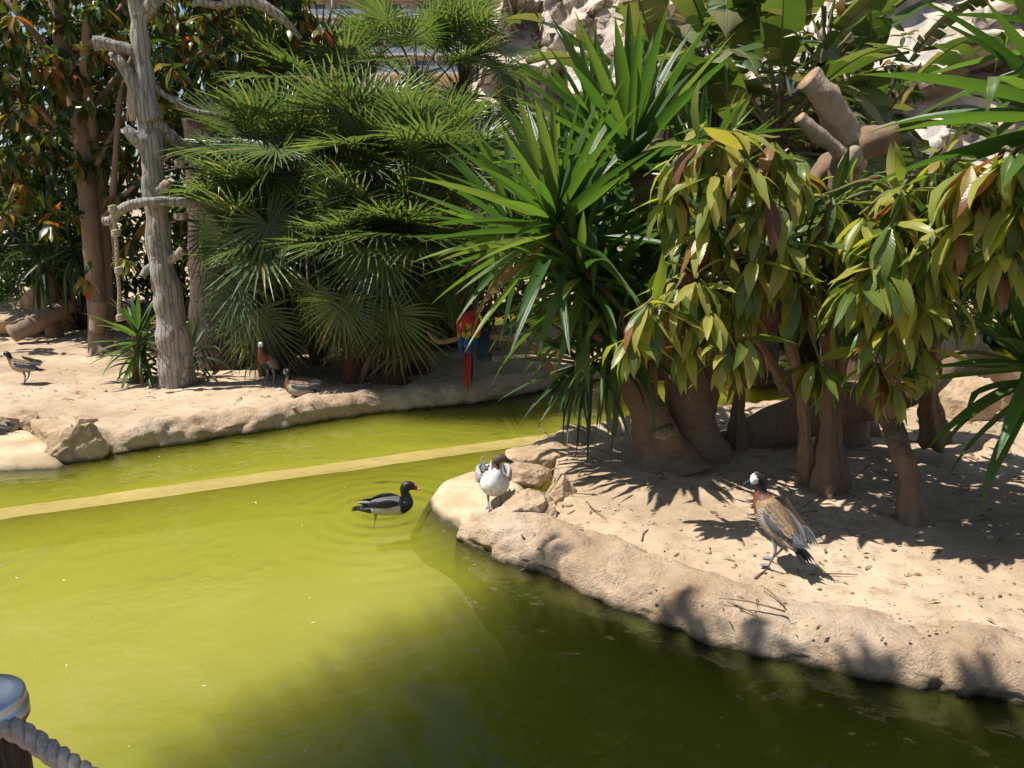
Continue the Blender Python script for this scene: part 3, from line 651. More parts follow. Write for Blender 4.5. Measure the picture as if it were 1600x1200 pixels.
def ball(mb, c, r, mi=0, sx=1, sz=1):
    loftless = []; n = 8
    vs = []; fs = []
    for i in range(n + 1):
        t = math.pi * i / n
        for j in range(n): vs.append(V(c) + V((math.sin(t) * math.cos(2 * math.pi * j / n) * r * sx, math.sin(t) * math.sin(2 * math.pi * j / n) * r, math.cos(t) * r * sz)))
    for i in range(n):
        for j in range(n): fs.append((i * n + j, i * n + (j + 1) % n, (i + 1) * n + (j + 1) % n, (i + 1) * n + j))
    mb.add(vs, fs, None, mi)
class Bird:
    def __init__(s, label, cat, loc, heading, sc=1.0, group='ducks of the pond', name='duck'):
        s.t = thing(name, label, cat, loc, group); a = math.atan2(heading[1], heading[0])
        s.X = TR(V(loc), Matrix.Rotation(a, 3, 'Z'), sc, sc, sc)
    def part(s, name, mb, mats, parent=None):
        o = bpy.data.objects.new(name, mb.mesh(name, mats)); o.matrix_basis = s.X
        COL.objects.link(o)
        if parent is None: o.parent = s.t; o.matrix_parent_inverse = Matrix.Translation(-V(s.t.location))
        else: o.parent = parent; o.matrix_parent_inverse = s.X.inverted()
        return o
    def body(s, ctl, mats, matf, **kw):
        m = MB(); loft(m, ctl, matf=matf, **kw); return s.part('body', m, [FE[q] for q in mats])
    def eyes(s, c, dx, dy, r=.006, dirv=(1, 0)):
        for q in (1, -1):
            m = MB(); ball(m, V(c) + V((dx - dy * dirv[1] * q, dy * dirv[0] * q, 0)) if dirv == (1, 0) else V(c) + V((dirv[0] * dx - dirv[1] * dy * q, dirv[1] * dx + dirv[0] * dy * q, 0)), r); s.part('eye', m, FE['eye'])
    def bill(s, base, d, L, w_, h, mats=('bill',), split=None):
        m = MB(); base = V(base); d = V(d).normalized(); n = 9; up = V((0, 0, 1)); sd = up.cross(d).normalized(); up = d.cross(sd); vs = []; seg = 10; fs = []; mi = []
        for k in range(n):
            u = k / (n - 1); ww = w_ * (1 - .25 * math.sin(u * 3.14)) * (1 if u < .9 else .6); hh = h * (1 - u) ** .8 + .0035
            c = base + d * L * u - up * h * .25 * u
            for j in range(seg):
                a = 6.2832 * j / seg; vs.append(c + sd * math.cos(a) * ww + up * math.sin(a) * hh)
        for k in range(n - 1):
            for j in range(seg): fs.append((k * seg + j, k * seg + (j + 1) % seg, (k + 1) * seg + (j + 1) % seg, (k + 1) * seg + j)); mi.append(split(k / (n - 2)) if split else 0)
        fs.append(tuple((n - 1) * seg + j for j in range(seg))); mi.append(mi[-1]); m.add(vs, fs, None, mi); s.part('bill', m, [FE[q] for q in mats])
    def leg(s, hip, foot, mat='leg', toes=(1, 0), knee=-.03, size=1.0):
        hip, foot = V(hip), V(foot); m = MB(); k = hip.lerp(foot, .42) + V((knee, 0, 0))
        tube(m, [hip, k, foot + V((0, 0, .012))], [.017 * size, .0085 * size, .006 * size], 8, 10); lg = s.part('leg', m, FE[mat])
        m = MB(); d = V((toes[0], toes[1], 0)).normalized(); sd = V((-d.y, d.x, 0)); r = .06 * size
        tips = [foot + (d * math.cos(a) + sd * math.sin(a)) * r * q + V((0, 0, .004)) for a, q in ((-.5, .9), (-.25, .78), (0, 1), (.25, .78), (.5, .9))]
        vs = [foot + V((0, 0, .014)) - d * .008] + tips; m.add(vs, [(0, i, i + 1) for i in range(1, 5)])
        for i in (0, 2, 4): tube(m, [foot + V((0, 0, .012)), foot.lerp(tips[i], .5) + V((0, 0, .008)), tips[i]], [.005 * size, .004 * size, .002 * size], 6, 4, smooth=False)
        tube(m, [foot + V((0, 0, .01)), foot - d * .02 + V((0, 0, .002))], [.004, .002], 5, smooth=False); s.part('foot', m, FE[mat], lg)
    def plumes(s, name, rows, mat, wd=.03, parent=None):
        """overlapping feathers: rows of (base, direction, up, length)"""
        m = MB(); g = feather_geo()
        for b, d, u, L in rows:
            X = TR(V(b), frame(V(d), V(u)), L, wd, L); m.add([X @ q for q in g[0]], g[1], g[2])
        return s.part(name, m, FE[mat], parent)
    def wing(s, pts, wds, hts, mat, side, name='wing'):
        m = MB(); loft(m, [(p[0], p[1] * side, p[2], a, b) for p, a, b in zip(pts, wds, hts)], 22, 14); return s.part(name, m, FE[mat])

def whistling_duck(label, loc, heading, sc, pose='tall', turn=0.0, legs=True, cat='duck'):
    """white-faced duck: black nape, chestnut neck, barred flanks"""
    b = Bird(label, cat, loc, heading, sc)
    if pose == 'tall': ctl = [(-.215, 0, .135, .010, .006), (-.165, 0, .165, .034, .02), (-.10, 0, .212, .062, .055), (-.02, 0, .262, .080, .085), (.055, 0, .315, .078, .088), (.105, 0, .37, .058, .062), (.125, 0, .42, .036, .038), (.122, 0, .455, .029, .03)]; hd = V((.125, 0, .492)); lz = .20
    elif pose == 'walk': ctl = [(-.235, 0, .19, .010, .006), (-.18, 0, .20, .034, .02), (-.10, 0, .215, .062, .052), (-.01, 0, .232, .080, .076), (.075, 0, .245, .074, .076), (.125, 0, .275, .050, .055), (.155, 0, .31, .034, .036), (.172, 0, .345, .028, .03)]; hd = V((.185, 0, .375)); lz = .18
    else: ctl = [(-.235, 0, .075, .010, .006), (-.18, 0, .08, .036, .02), (-.10, 0, .082, .07, .055), (-.01, 0, .085, .092, .08), (.075, 0, .098, .088, .083), (.125, 0, .135, .056, .066), (.135, 0, .19, .034, .037), (.132, 0, .235, .028, .029)]; hd = V((.135, 0, .272)); lz = 0
    hdir = V((math.cos(turn), math.sin(turn), -.12))
    nb = len(ctl)
    for q, (f, wv, hv) in enumerate([(0, .030, .033), (.03, .031, .034), (.055, .024, .026), (.068, .012, .013)]):
        p = hd + hdir * f + V((0, 0, .012 if q in (1,) else 0)); ctl.append((p.x, p.y, p.z, wv, hv))
    def mf(t, s_, c):
        if t > nb + 1.15: return 0                      # white face
        if t > nb - 1.35 or (t > nb - 2.2 and s_ > .3): return 1   # black hind head and nape
        if t > 5.0: return 2                           # chestnut neck
        if t > 4.3: return 3 if s_ > -.2 else 2
        if t > 1.0: return 4 if s_ < .45 and s_ > -.8 else (1 if s_ <= -.8 else 5)
        return 1
    b.body(ctl, ['white', 'black', 'chest', 'gold', 'barred', 'brown'], mf)
    e = hd + hdir * .036 + V((0, 0, .012)); b.eyes(e, 0, .026, .0055, (math.cos(turn), math.sin(turn)))
    b.bill(hd + hdir * .062 + V((0, 0, -.004)), hdir + V((0, 0, -.25)), .05, .0105, .012)
    A, B = V(ctl[4][:3]), V(ctl[1][:3]); ax = (B - A).normalized()
    upv = V((0, 0, 1)) - ax * ax.z; upv.normalize()
    for sd in (1, -1):
        y = V((0, sd, 0)); st = A + y * .072 + upv * .035 - ax * .012
        b.wing([tuple((st + ax * L_ + y * o * 1.0 + upv * h)[i] * (sd if i == 1 else 1) for i in range(3)) for L_, o, h in ((0, -.015, 0), (.06, .006, -.005), (.14, .004, .0), (.21, -.02, .012), (.27, -.045, .02))], [.008, .014, .014, .010, .004], [.013, .029, .030, .024, .006], 'dgrey', sd)
        rows = []
        for r_, (n_, L0) in enumerate(((2, .0), (2, .05), (2, .10), (2, .15))):
            for q in range(n_):
                rows.append((st + ax * (L0 + .006 * q) + upv * (.052 - .021 * q + .004) + y * (.006 + .006 * (q > 0) - .01 * (q == n_ - 1) - L0 * .10 + .012) - y * (.012 if q == 0 else 0), ax + upv * -.02 * q + V((0, 0, -.05)), y + upv * .6 + ax * .25, .075))
        b.plumes('wing_covert', rows, 'brown' if sd else 'dgrey', .034)
        b.plumes('wing_quill', [(st + ax * (.15 + .012 * q) + upv * (.01 + .012 * q) + y * (-.008 - .002 * q), ax + V((0, 0, -.08 + .03 * q)) - y * .12, y + upv * .3, .14) for q in range(5)], 'dgrey', .03)
    rows = []
    for i in range(6):
        for q in (-1, -.4, .4, 1): rows.append((A + ax * (.0 + i * .035) + upv * (.080 - .045 * abs(q) - .004 * i) + V((0, q * .05, 0)), ax + upv * .02, upv + V((0, q * .7, 0)), .075))
    b.plumes('back_feather', rows, 'brown', .04)
    b.plumes('tail_feather', [(B + V((0, .012 * q, 0)) + ax * -.02, ax + V((0, .12 * q, 0)), (0, 0, 1), .12) for q in (-2, -1, 0, 1, 2)], 'black', .03)
    if legs:
        b.leg((-.01, .035, lz), (.0, .04, 0), 'leg'); b.leg((-.03, -.035, lz), (.055, -.045, 0), 'leg')
    return b
def at_ground(px, py, z=.17): 
    p = G(px, py, z); p.z = gz(p.x, p.y) + .003; return p
whistling_duck('white-faced duck with barred flanks standing on the sunlit island sand', at_ground(1208, 886), (-.50, .80, 0), .93, 'tall', 1.0)
whistling_duck('small brown duck walking with neck forward on the left bank sand', at_ground(40, 598), (-1, .12, 0), .9, 'walk', 0)
whistling_duck('white-faced duck lying on the sand under the palms', at_ground(470, 620), (-1, .25, 0), .93, 'sit', -.5, False)
whistling_duck('duck standing half hidden under the palm fronds behind the lying duck', at_ground(422, 604), (-.25, -1, 0), .95, 'tall', .4)
whistling_duck('duck mostly cut off by the left edge above the concrete ramp', at_ground(-20, 668, .15), (-1, .1, 0), 1.0, 'walk', 0)

def pochard():
    p = G(606, 798, 0.0); p.z = -.012; b = Bird('black duck with red knobbed bill swimming on the green water', 'duck', p, (1, .10, 0), .80)
    ctl = [(-.26, 0, .035, .012, .005), (-.21, 0, .04, .045, .022), (-.14, 0, .052, .078, .055), (-.05, 0, .058, .096, .075), (.05, 0, .06, .098, .08), (.12, 0, .064, .084, .078), (.165, 0, .085, .056, .06), (.165, 0, .135, .037, .042), (.150, 0, .185, .034, .038), (.158, 0, .222, .038, .046), (.190, 0, .237, .035, .042), (.222, 0, .226, .026, .031), (.24, 0, .215, .015, .018)]
    def mf(t, s_, c):
        if t > 4.9: return 0
        if t < .7: return 3
        if t > 1.9 and s_ < .38: return 1
        if t > 1.2 and s_ > .3: return 2
        return 0
    b.body(ctl, ['black', 'pink', 'dgrey', 'head'], mf); b.eyes((.198, 0, .243), 0, .033, .006)
    b.bill((.232, 0, .218), (1, 0, -.28), .062, .0145, .020, ('redbill', 'pinkbill', 'bill'), lambda u: 0 if u < .45 else (1 if u < .93 else 2))
    m = MB(); ball(m, (.242, 0, .232), .016); b.part('bill_knob', m, FE['redbill'])
    for sd in (1, -1):
        b.wing([(.09, .075, .105), (.02, .088, .108), (-.07, .082, .105), (-.15, .05, .092), (-.21, .02, .078)], [.012, .017, .016, .012, .004], [.02, .038, .036, .022, .006], 'black', sd)
        b.plumes('wing_quill', [(V((-.08 - .02 * q, sd * (.07 - .008 * q), .10 + .004 * q)), V((-1, -sd * .22, -.10 + .03 * q)), (0, sd * .6, 1), .13) for q in range(4)], 'black', .035)
        b.plumes('scapular_feather', [(V((.06 - .04 * i, sd * (.05 + .012 * q), .128 - .018 * q)), V((-1, -.05 * sd, -.1)), (0, sd * .5, 1), .09) for i in range(4) for q in range(3)], 'black', .04)
    b.plumes('tail_feather', [(V((-.2, .014 * q, .045)), V((-1, .1 * q, .02)), (0, 0, 1), .12) for q in (-2, -1, 0, 1, 2)], 'black', .04)
    b.leg((-.1, -.05, .01), (-.12, -.07, -.12), 'tanleg', (-1, -.2), 0, .9)
pochard()
def pintail():
    p = G(772, 789, .09); p.z = .055; b = Bird('white-breasted duck with brown head standing on the pale island tip', 'duck', p, (.12, -1, 0), 1.0)
    ctl = [(-.24, 0, .235, .012, .006), (-.18, 0, .225, .045, .025), (-.11, 0, .215, .078, .062), (-.03, 0, .205, .098, .088), (.05, 0, .212, .100, .092), (.11, 0, .245, .082, .078), (.135, 0, .295, .048, .05), (.120, 0, .345, .029, .031), (.112, .004, .375, .029, .031), (.122, .016, .402, .033, .036), (.128, .045, .405, .028, .031), (.13, .066, .396, .018, .021), (.131, .074, .393, .012, .014)]
    def mf(t, s_, c):
        if t > 6.6: return 1 if not (s_ < .2 and t < 7.4 and s_ > -.2) else 0
        if t > 5.9: return 0 if s_ > -2 and s_ < .55 else 1
        if t > 4.15: return 0 if s_ < .5 else 2
        if t > 1.2: return 2 if s_ > -.62 else 4
        return 3
    b.body(ctl, ['white', 'head', 'lgrey', 'black', 'buff'], mf); b.eyes((.128, .038, .412), 0, .03, .006, (0, 1))
    b.bill((.131, .066, .394), (.05, 1, -.25), .055, .011, .014)
    for sd in (1, -1):   # white stripe up the side of the neck
        m = MB(); tube(m, [(.138, sd * .040, .30), (.128, sd * .031, .335), (.115, sd * .030, .365), (.108, sd * .028, .385)], [.010, .008, .006, .003], 8, 10); b.part('neck_stripe', m, FE['white'])
        b.wing([(.055, .092, .25), (-.01, .105, .25), (-.09, .095, .245), (-.17, .06, .245), (-.25, .03, .25)], [.014, .02, .018, .012, .004], [.03, .055, .052, .03, .006], 'lgrey', sd)
        b.plumes('wing_quill', [(V((-.06 - .025 * q, sd * (.095 - .008 * q), .275 + .008 * q)), V((-1, -sd * .10, -.22 + .02 * q)), (0, sd * .5, 1), .10) for q in range(6)], 'brown', .03)
        b.plumes('scapular_feather', [(V((.02 - .03 * i, sd * (.05 + .018 * q), .300 - .018 * q)), V((-1, sd * .2, .0 + .03 * i)), (0, sd * .6, 1), .10) for i in range(3) for q in range(3)], 'dgrey', .022)
    b.plumes('tail_feather', [(V((-.2, .014 * q, .235)), V((-1, .22 * q, -.05)), (0, 0, 1), .13) for q in (-2, -1, 0, 1, 2)], 'white', .03)
    b.leg((.02, .04, .14), (.03, .045, .034), 'leg'); b.leg((.02, -.04, .14), (.04, -.04, .034), 'leg')
pintail()
def macaw():
    Y = 7.75; p = P(733, 540, Y); q = P(690, 533, Y)
    m = MB(); tube(m, [P(668, 518, Y), P(682, 533, Y), P(700, 533, Y), P(722, 529, Y), P(770, 527, Y + .1), P(830, 540, Y + .2), P(870, 590, Y + .3)], [.012, .022, .026, .026, .028, .032, .035], 10, 30, .25, 9)
    tag(m.build('perch', MAT['brown_bark']), 'forked bare stick that the red and blue parrot perches on', 'stick')
    b = Bird('scarlet parrot with blue wings and long red tail hunched under the palms', 'parrot', p, (0, 1, 0), .84, None, 'parrot')
    # local x is away from the camera, local y is to the left of the picture
    ctl = [(-.06, 0, -.10, .02, .015), (-.04, .005, -.02, .05, .04), (-.01, .01, .08, .085, .07), (.0, .01, .18, .115, .09), (.01, 0, .255, .125, .10), (.03, -.01, .315, .105, .092), (.055, -.02, .36, .07, .07), (.08, -.02, .385, .03, .03)]
    def mf(t, s_, c): return 0 if t > 3.9 else (1 if t > 3.35 else (2 if t > 3.0 else 3))
    b.body(ctl, ['red', 'yellow', 'green', 'blue'], mf, rings=40)
    rr = random.Random(4); rows = [[], [], [], []]
    for i in range(70):
        a = rr.uniform(-1.5, 1.5); h = rr.uniform(.02, .35); k_ = 3 if h < .14 else (2 if h < .175 else (1 if h < .215 else 0))
        ww = (.085 + .05 * min(1, max(0, (h - .05) / .2))) * (1 if h < .3 else .8)
        rows[k_].append((V((-.02 - math.cos(a) * ww * .78 + .03 * (h > .25), math.sin(a) * ww * .95, h)), V((-.18, math.sin(a) * .2, -1)), (-1, math.sin(a), .25), rr.uniform(.075, .11)))
    for nm, r_, mt in (('nape_feather', rows[0], 'red'), ('yellow_covert', rows[1], 'yellow'), ('green_covert', rows[2], 'green'), ('rump_feather', rows[3], 'blue')): b.plumes(nm, r_, mt, .04)['kind'] = 'stuff'
    # left wing folded, right wing hanging open
    lw = [(V((-.05 + .01 * i, .10 - .004 * i, .22 - .016 * i)), V((-.05, .05 - .03 * i, -1)), (-1, .6, .1), .30 + .015 * i) for i in range(7)]
    b.plumes('wing', lw, 'blue', .045)
    rw = [(V((-.02 + .01 * i, -.085 - .014 * i, .235 - .010 * i)), V((0, -.04 - .012 * i, -1)), (-1, -.3, .1), .46 - .010 * i) for i in range(10)]
    b.plumes('wing', rw, 'dblue', .05)
    b.plumes('tail_feather', [(V((-.06, .008, -.02)), V((-.02, .10, -1)), (-1, 0, 0), .50)], 'red', .042)
    b.plumes('tail_feather', [(V((-.062, -.012, -.02)), V((-.02, .055, -1)), (-1, 0, 0), .60)], 'red', .045)
    b.plumes('tail_feather', [(V((-.05, .02, -.0)), V((-.02, .03, -1)), (-1, 0, 0), .40)], 'red', .05)
    b.plumes('tail_feather', [(V((-.04, -.02, -.0)), V((-.0, -.02, -1)), (-1, 0, 0), .50)], 'dblue', .045)
    b.leg((.03, .03, .02), (.03, .03, -.02), 'leg', (1, 0), 0, .5); b.leg((.03, -.03, .02), (.03, -.03, -.02), 'leg', (1, 0), 0, .5)
macaw()

# ------------------------------------------------------------------ bare dead trunk with perches, rope and bowls
def dead_trunk():
    Y = 8.45; b = G(280, 600, .15); t = thing('dead_tree', 'grey weathered bare dead trunk leaning above the small sword-leaved plant', 'dead tree', b)
    m = MB(); tube(m, [b - V((0, 0, .12)), P(272, 540, Y), P(257, 440, Y), P(246, 350, Y), P(240, 270, Y), P(232, 180, Y), P(224, 100, Y), P(216, 30, Y), P(208, -60, Y), P(200, -150, Y)], [.21, .17, .138, .118, .11, .102, .09, .078, .068, .055], 26, 110, .24, 5.0)
    m.build('trunk', MAT['grey_wood'], t)
    def limb(pts, r, name='branch', end=True):
        m = MB(); tube(m, pts, r, 14, 24, .2, 7.0, endmi=1 if end else None); m.build(name, [MAT['grey_wood'], MAT['cut_wood']], t)
    limb([P(236, 190, Y), P(222, 150, Y - .02), P(203, 118, Y - .05), P(186, 96, Y - .05), P(172, 84, Y)], [.13, .105, .075, .05, .02], end=False)
    limb([P(200, 115, Y - .04), P(192, 100, Y - .1), P(184, 84, Y - .12)], [.06, .045, .015], end=False)
    limb([P(220, 84, Y), P(195, 76, Y - .05), P(168, 70, Y - .1), P(146, 68, Y - .14)], [.065, .058, .062, .066], 'sawn_branch')
    limb([P(236, 238, Y), P(220, 222, Y - .08), P(204, 208, Y - .12), P(196, 198, Y - .14)], [.10, .085, .06, .035], 'broken_stub')
    limb([P(242, 300, Y), P(256, 294, Y - .08), P(262, 288, Y - .14)], [.07, .06, .055], 'knot_stub')
    limb([P(236, 132, Y), P(262, 152, Y + .1), P(298, 172, Y + .2), P(350, 182, Y + .3), P(390, 200, Y + .4)], [.035, .03, .026, .022, .015])
    limb([P(240, 190, Y), P(258, 204, Y + .1), P(278, 222, Y + .2), P(300, 244, Y + .4)], [.07, .062, .056, .05])
    limb([P(250, 415, Y), P(232, 420, Y - .06), P(222, 432, Y - .1)], [.055, .045, .04], 'knot_stub')
    limb([P(258, 410, Y), P(275, 400, Y - .05), P(286, 390, Y - .08)], [.06, .05, .045], 'knot_stub')
    limb([P(420, 14, Y), P(380, 2, Y), P(340, 8, Y), P(312, 3, Y), P(300, 10, Y)], [.045, .04, .038, .034, .02], 'upper_branch')
    limb([P(216, 30, Y), P(300, -40, Y), P(420, 14, Y), P(470, 60, Y + .2)], [.08, .06, .05, .02], 'upper_branch')
    pb = MB(); tube(pb, [P(162, 346, Y - .3), P(174, 344, Y - .3), P(186, 330, Y - .3), P(205, 320, Y - .28), P(240, 314, Y - .24), P(285, 316, Y - .1), P(330, 320, Y + .1), P(365, 322, Y + .2)], [.04, .045, .05, .047, .045, .048, .042, .04], 14, 44, .22, 6, endmi=1)
    tag(pb.build('perch', [MAT['grey_wood'], MAT['cut_wood']]), 'horizontal curved bare perch crossing the dead trunk with a rope on its tip', 'perch')
    # old wide post behind
    b2 = G(350, 572, .15); Y2 = b2.y; m = MB(); tube(m, [b2 - V((0, 0, .1)), P(345, 450, Y2), P(340, 330, Y2), P(337, 215, Y2), P(336, 190, Y2)], [.40, .36, .335, .34, .35], 28, 60, .10, 3.0, endmi=1)
    tag(m.build('dead_stump', [MAT['dark_stump'], MAT['grey_wood']]), 'thick dark flat-topped dead stump beside the fan palms', 'stump')
    # steel bowls
    for (px, py, lb) in ((284, 257, 'upper small steel bowl between the bare trunk and the dark stump'), (283, 339, 'lower small steel bowl just under the horizontal perch')):
        c = P(px, py, Y + .25); m = MB(); prof = [(0, -.035), (.055, -.035), (.07, -.02), (.075, .035), (.08, .037), (.070, .034), (.064, -.018), (0, -.028)]; n = 20; vs = []; fs = []
        for r_, z in prof:
            for j in range(n): vs.append(c + V((r_ * math.cos(6.2832 * j / n), r_ * math.sin(6.2832 * j / n), z)))
        for k_ in range(len(prof) - 1):
            for j in range(n): fs.append((k_ * n + j, k_ * n + (j + 1) % n, (k_ + 1) * n + (j + 1) % n, (k_ + 1) * n + j))
        m.add(vs, fs); o = m.build('steel_bowl', STEEL); tag(o, lb, 'bowl', 'feeding bowls on the dead trunk')
        m = MB(); tube(m, [P(250, py + 14, Y + .1), P(268, py + 10, Y + .2), c + V((0, 0, -.037)), c + V((.14, .1, -.04))], [.018, .016, .016, .014], 8, 14, .2, 8); tag(m.build('bowl_bracket', MAT['dark_stump']), 'stick holding the ' + ('upper' if py < 300 else 'lower') + ' steel bowl beside the bare trunk', 'stick')
dead_trunk()
def twisted_rope(mb, pts, r, pitch, n=None, strands=3):
    L = sum((V(b) - V(a)).length for a, b in zip(pts[:-1], pts[1:])); n = n or int(L / pitch * 8); C = spline(pts, n); side = V((1, 0, 0)); off = [[] for _ in range(strands)]
    ln = 0; side = (C[1] - C[0]).orthogonal().normalized()
    for k in range(n):
        T = (C[min(k + 1, n - 1)] - C[max(k - 1, 0)]).normalized(); side = (side - T * side.dot(T)).normalized(); up = T.cross(side)
        if k: ln += (C[k] - C[k - 1]).length
        for s in range(strands):
            a = ln / pitch * 6.2832 / strands + s * 6.2832 / strands; off[s].append(C[k] + (side * math.cos(a) + up * math.sin(a)) * r * .52)
    for s in range(strands): tube(mb, off[s], [r * .56] * n, 8, smooth=False)
def hanging_rope():
    Y = 8.13; t = thing('knotted_rope', 'pale knotted rope hanging from the perch tip beside the bare trunk', 'rope', P(187, 505, Y)); pts = [P(176, 330, Y - .02), P(179, 350, Y), P(182, 385, Y), P(183, 420, Y), P(186, 450, Y), P(186, 480, Y), P(187, 500, Y)]
    m = MB(); twisted_rope(m, pts, .018, .05); m.build('cord', ROPE, t)
    for (px, py, r_) in ((176, 326, .034), (181, 364, .036), (186, 422, .036), (187, 496, .028)):
        m = MB(); c = P(px, py, Y - .01)
        for q in range(3): tube(m, [c + V((math.cos(a) * r_ * .8, math.sin(a) * r_ * .8, (q - 1) * .016 + .008 * math.sin(a + q))) for a in [6.2832 * i / 9 for i in range(10)]], [.016] * 10, 8, 20)
        m.build('knot', ROPE, t)
    m = MB(); c = P(206, 150, 8.5); rr = random.Random(3)
    for i in range(40): a = rr.random() * 6.28; r_ = rr.uniform(0, .045); tube(m, [P(203 + rr.uniform(-3, 3), 128, 8.36), P(204 + rr.uniform(-6, 6), 155, 8.34), P(206 + rr.uniform(-7, 7), 186 + rr.uniform(-8, 4), 8.36)], [.006] * 3, 4, 6)
    tag(m.build('frayed_rope', ROPE), 'frayed bunch of rope hanging in the fork of the bare trunk', 'rope')
hanging_rope()

# ------------------------------------------------------------------ left tree with hanging leaves and orange shoots
def left_tree():
    Y = 10.9; b = G(160, 552, .15); t = thing('leafy_tree', 'tall multi-stemmed tree with hanging dark leaves and orange shoots at upper left', 'tree', b)
    m = MB(); tube(m, [b - V((0, 0, .1)), P(152, 470, Y), P(142, 370, Y), P(134, 280, Y), P(126, 200, Y), P(106, 110, Y), P(92, 40, Y), P(80, -60, Y), P(60, -200, Y)], [.18, .125, .115, .11, .105, .10, .09, .075, .06], 18, 60, .14, 4); m.build('trunk', MAT['tree_bark'], t)
    for k_, (pts, r_) in enumerate([([(168, 520), (166, 430), (160, 340), (150, 260), (142, 180), (132, 110), (140, 20), (160, -80)], .09), ([(134, 210), (100, 120), (60, 60), (35, 30), (-10, -20)], .05), ([(118, 75), (150, 62), (178, 30), (200, -10)], .045), ([(130, 230), (80, 190), (30, 130), (-10, 100)], .045), ([(126, 215), (70, 205), (20, 170)], .035), ([(185, 420), (176, 330), (182, 230), (192, 130), (230, 40)], .05), ([(150, 260), (190, 190), (260, 120), (350, 60)], .04), ([(140, 180), (200, 100), (300, 20), (420, -40)], .04), ([(160, 340), (210, 290), (270, 240)], .03)]):
        m = MB(); P_ = [P(x, y, Y + .25 * math.sin(k_ * 2 + i * .8)) for i, (x, y) in enumerate(pts)]; tube(m, P_, [r_ * (1 - .5 * i / len(P_)) for i in range(len(P_))], 10, 30, .1, 4); m.build('limb', MAT['tree_bark'], t)
    m = MB(); tube(m, [P(150, 520, Y - .4), P(156, 470, Y - .35)], [.1, .1], 12, 8, .1, 4, endmi=1); m.build('sawn_stub', [MAT['tree_bark'], MAT['cut_wood']], t)
    LV = Leaves(); rr = random.Random(12)
    hero = [(15, 40), (20, 20), (70, 130), (90, 120), (45, 160), (20, 170), (110, 110), (125, 255), (140, 250), (60, 230), (80, 330), (70, 345), (40, 300), (130, 430), (195, 400), (180, 300), (205, 370), (260, 60), (300, 50), (330, 90), (345, 130), (310, 180), (290, 150), (365, 70), (270, 100), (440, 40), (470, 30), (455, 70), (480, 10), (500, 35), (415, 60), (250, 130), (0, 250), (30, 280), (100, 30), (180, 60), (160, 20), (380, 110), (400, 90), (480, 80), (430, 90)]
    for i, (x, y) in enumerate(hero):
        whorl(LV, P(x, y, Y - rr.uniform(.2, 1.0)), (rr.uniform(-.5, .5), -.5, .8), 14, .26, 100 + i, 'ficus', 'orange', .3 if (x < 60 or x > 400 or 300 < y < 440) else .1, hang=1.0)
    for i in range(620):
        x = rr.uniform(-160, 460); y = rr.uniform(-260, 330) if x < 330 else rr.uniform(-220, 110)
        if 215 < y and 60 < x < 260 and rr.random() < .4: continue
        whorl(LV, P(x, y, Y + rr.uniform(-.9, 2.2)), (rr.uniform(-.6, .6), rr.uniform(-.8, .3), .7), 12, .28, 300 + i, 'ficus', 'orange', .07, hang=1.0)
    LV.build(t)
left_tree()

# ------------------------------------------------------------------ sword-leaved plants
def stem(t, pts, rad, mat='yucca_bark', name='trunk', **kw):
    m = MB(); tube(m, pts, rad, 18, kw.pop('n', 40), kw.pop('wob', .16), kw.pop('freq', 5), **kw); m.build(name, [MAT[mat], MAT['cut_wood']], t)
Y0 = G(1045, 722, .17).y
big = thing('yucca', 'front yucca with a leaning ringed trunk and green blades fanning out over the water', 'yucca', G(1045, 728, .17), 'yucca plants')
tall = thing('yucca', 'tall yucca just behind with the highest upright blades near the top of the picture', 'yucca', G(1078, 716, .17), 'yucca plants')
stem(big, [G(1045, 738, .1), P(1030, 690, Y0), P(1005, 630, Y0), P(975, 570, Y0), P(930, 470, Y0 - .1), P(870, 345, Y0 - .2)], [.30, .185, .135, .10, .08, .06], wob=.2, lobes=(4, .12, .4))
stem(tall, [G(1082, 722, .1), P(1080, 670, Y0 + .15), P(1070, 590, Y0 + .2), P(1060, 500, Y0 + .3), P(1020, 350, Y0 + .4), P(985, 225, Y0 + .3)], [.30, .20, .15, .12, .10, .06], wob=.2, lobes=(5, .15, .4))
stem(tall, [P(1090, 640, Y0 + .3), P(1110, 560, Y0 + .4), P(1110, 420, Y0 + .5), P(1090, 280, Y0 + .7)], [.14, .11, .09, .06])
stem(big, [P(1055, 722, Y0 - .02), P(1045, 697, Y0 - .14), P(1038, 674, Y0 - .2)], [.15, .115, .09], name='sawn_stub', endmi=1)
stem(big, [P(985, 570, Y0), P(960, 540, Y0 - .1), P(930, 520, Y0 - .2)], [.06, .05, .04])
